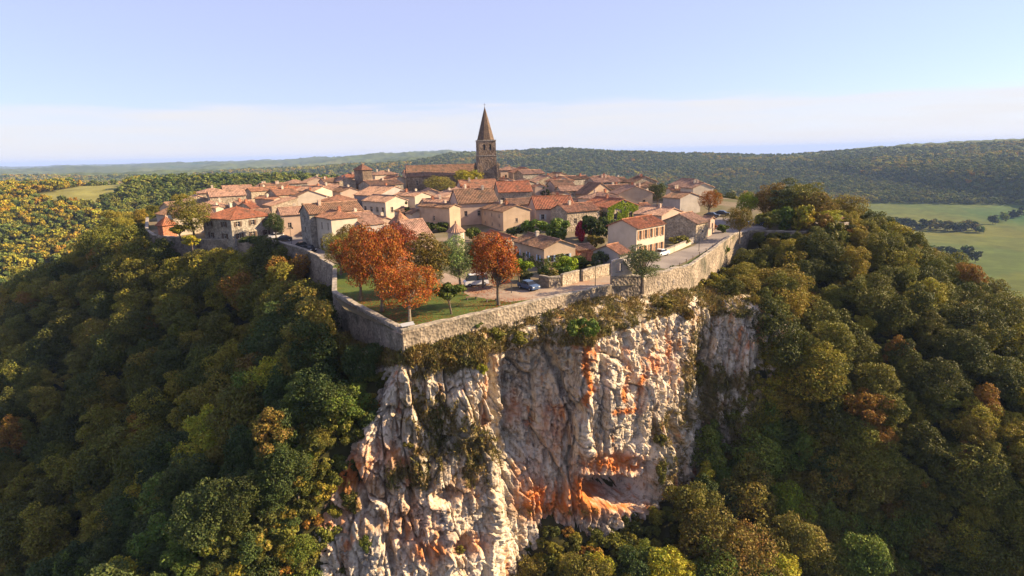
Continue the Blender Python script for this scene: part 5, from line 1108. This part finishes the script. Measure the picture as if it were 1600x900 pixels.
# trees hugging the left foot of the rock, and the thicket under the rim clump
for q, (a, b, s_) in enumerate([(450, 780, .5), (474, 742, .45), (500, 702, .42), (446, 840, .55), (468, 880, .5), (528, 664, .38), (420, 810, .6), (560, 622, .3), (490, 800, .34)]):
    d = ray(a, b); t = np.arange(30, 200, .1); P = CAM + d[None]*t[:, None]; tz_, _s = terrain(P[:, 0], P[:, 1]); p = P[np.argmax(P[:, 2] < tz_)]
    sp = ['leaf_dark', 'leaf_green', 'leaf_olive'][q % 3]; plant('forest%d' % (q % 9), sp, p - np.array([0, 0, .6]), s_, 'small %s tree at the shaded left foot of the rock' % SPEC[sp], 'tree', 'small trees at the left foot of the rock', 'forest_tree')
for q, (a, b, wd, ht, Y_) in enumerate([(1196, 392, 40, 34, 140), (1222, 396, 44, 40, 140), (1248, 400, 46, 44, 138), (1272, 402, 44, 42, 137), (1296, 404, 40, 40, 136), (1236, 382, 40, 30, 146), (1210, 384, 36, 30, 146), (1262, 386, 40, 30, 144)]):
    sp = ['leaf_olive', 'leaf_green', 'leaf_yellow', 'leaf_brown'][q % 4]; p = atY(a, b, Y_); tz_, _s = terrain(np.array([p[0]]), np.array([p[1]])); p[2] = max(float(tz_[0]), p[2]-4) if _s[0] > 0 else float(zp(p[0], p[1])); wd_ = proj(p)[2]
    plant('bush%d' % (q % 3), sp, p, wd/2/F*wd_/1.5, '%s bush of the thicket under the big rim trees' % SPEC[sp], 'shrub', 'thicket under the rim trees', 'shrub', sz=ht/F*wd_/2.3)
# undergrowth on the slopes
sp = 2.3; gx, gy = np.meshgrid(np.arange(-110, 130, sp), np.arange(40, 175, sp)); gx = (gx + g2.uniform(-1, 1, gx.shape)).ravel(); gy = (gy + g2.uniform(-1, 1, gy.shape)).ravel()
ex, ey = steep(-80, 90, 40, 150, .8, 4.0, 1.0); gx = np.concatenate([gx, ex]); gy = np.concatenate([gy, ey])
tz, ts = terrain(gx, gy); a, b, w_ = proj(np.stack([gx, gy, tz+1], -1)); m = (ts > .8) & (a > -40) & (a < 1640) & (b < 960) & ~inpoly(a-30, b, ROCK) & ~inpoly(a, b-6, ROCK2)
gx, gy, tz = gx[m], gy[m], tz[m]; m = visible(gx, gy, tz+3); gx, gy, tz = gx[m], gy[m], tz[m]
for k in range(3): PROTO['bush%d' % k][0].materials[0] = M['leaf_mixed']
scatter('undergrowth', list(zip(gx, gy, tz-.4, g2.uniform(.6, 1.5, len(gx)), g2.integers(0, 3, len(gx)))), [crown_of('bush%d' % k) for k in range(3)], 'low green undergrowth between the forest trees', 'undergrowth')
# tufts of dry grass and herbs on the ledges of the cliff
gm = (CGR > .42) & (g2.random(CGR.shape) < np.where(CFW > .9, .10, .30)); P = CG[gm]; P = P[P[:, 2] > -42]
n = len(P); nb = 5; P = np.repeat(P, nb, 0) + g2.normal(0, .16, (n*nb, 3)); d = g2.normal(0, .45, (n*nb, 3)); d[:, 2] = np.abs(d[:, 2]) + .45; d[:, 0] += .12; d[:, 1] -= .15; L_ = g2.uniform(.18, .55, n*nb)[:, None]
sd = np.cross(d, g2.normal(size=d.shape)); sd /= np.linalg.norm(sd, axis=1)[:, None]; sd *= .09
V = np.stack([P-sd, P+sd, P+d*L_+sd*.4, P+d*L_-sd*.4], 1).reshape(-1, 3)
M['dry_grass'] = mat('dry_grass', (.23, .16, .05), (.11, .11, .03), .35, .8, island=.3, transl=.2)
tag(link('ledge_grass', quadmesh('ledge_grass', V, np.arange(len(V)).reshape(-1, 4)), None, 'dry_grass'), 'dry yellow grass tufts on the ledges of the white cliff', 'grass', kind='stuff')
# shrubs rooted on the rock
def onrock(px_, py_):
    a, b, w_ = proj(CG.reshape(-1, 3)); d = (a-px_)**2+(b-py_)**2; c_ = np.where(d < 16)[0]
    if len(c_) == 0: c_ = np.array([d.argmin()])
    return CG.reshape(-1, 3)[c_[w_[c_].argmin()]]
for (a, b, wd, ht, sp_, kd, lb) in [(912, 535, 50, 44, 'leaf_green', 'bush0', 'big green shrub hanging at the top of the rust streak on the cliff'), (815, 536, 40, 22, 'leaf_olive', 'bush1', 'olive shrub on the ledge below the park wall above the dark recess'), (775, 528, 36, 22, 'leaf_olive', 'bush2', 'olive shrub on the ledge left of the dark recess'), (708, 568, 34, 20, 'leaf_brown', 'bush0', 'dry brown shrub on the left part of the cliff ledge'),
        (686, 570, 14, 10, 'leaf_lime', 'bush1', 'small bright green tuft near the left top of the cliff'), (755, 585, 22, 22, 'leaf_yellow', 'bush2', 'yellow shrub at the edge of the left rock lobe'), (574, 862, 24, 30, 'leaf_green', 'bush1', 'green shrub in a niche low on the left rock lobe'), (1030, 700, 22, 26, 'leaf_olive', 'bush0', 'ivy cushion on top of the narrow pillar right of the cave'), (1030, 760, 24, 44, 'leaf_olive', 'bush2', 'ivy hanging down the narrow pillar right of the cave'),
        (1075, 500, 30, 22, 'leaf_brown', 'bush1', 'dry shrub at the right top edge of the cliff'), (1040, 478, 44, 18, 'leaf_brown', 'bush0', 'tawny scrub at the foot of the bastion'), (722, 864, 18, 14, 'leaf_olive', 'bush0', 'herb patch in the small arched hole of the cliff'), (548, 800, 26, 22, 'leaf_olive', 'bush1', 'olive shrub on the rusty left shoulder of the cliff'), (640, 700, 22, 12, 'leaf_olive', 'bush2', 'small scrub on the left edge of the rock face'), (1095, 600, 28, 44, 'leaf_olive', 'bush1', 'hanging scrub at the right end of the rock face')]:
    p = onrock(a, b); wd_ = proj(p)[2]; s = wd/2/F*wd_/1.5
    plant(kd, sp_, p - np.array([0, -.3, .2]), s, lb, 'shrub', 'shrubs growing on the cliff', 'rock_shrub', sz=ht/F*wd_/2.3)
for (a, b, wd, ht, Y_, lb) in [(1051, 442, 16, 30, 103.8, 'dark ivy hanging on the wall right of the bastion'), (1098, 420, 26, 20, 119.5, 'scrub against the foot of the road retaining wall'), (1130, 398, 24, 18, 128.5, 'scrub below the far end of the road wall'), (742, 512, 30, 14, 77.6, 'low scrub against the foot of the front park wall')]:
    p = atY(a, b, Y_); s = wd/2/F*proj(p)[2]/1.5; plant('bush1', 'leaf_green', p, s, lb, 'shrub', None, 'wall_shrub', sz=ht/F*proj(p)[2]/2.3)
# alike things: say which one, counted from the left
same = {}
for o in bpy.data.objects:
    if o.parent is None and o.get('group') and o.get('label'): same.setdefault(o['label'], []).append(o)
ORDW = ['%dth' % k if k % 10 not in (1, 2, 3) or k in (11, 12, 13) else '%d%s' % (k, ['st', 'nd', 'rd'][k % 10-1]) for k in range(1, 99)]
for lb, L_ in same.items():
    if len(L_) > 1:
        L_.sort(key=lambda o: float(proj(np.array(o.location))[0]))
        for q, o in enumerate(L_): o['label'] = '%s, %s from the left' % (lb, ORDW[q])
# ------------------------------------------------------------------ haze
hm = bpy.data.materials.new('haze_air'); hm.use_nodes = True; n_ = hm.node_tree.nodes; n_.remove(n_['Principled BSDF']); pv = n_.new('ShaderNodeVolumePrincipled'); pv.inputs['Color'].default_value = (.40, .58, 1, 1); pv.inputs['Density'].default_value = 7.5e-5; pv.inputs['Anisotropy'].default_value = 0
hm.node_tree.links.new(pv.outputs[0], n_['Material Output'].inputs['Volume'])
hz = MB().box(-25500, 25500, -25500, 25500, float(TZ.min())-2, max(float(TZ.max())+12, 62)).build('haze', hm); tag(hz, kind='stuff')
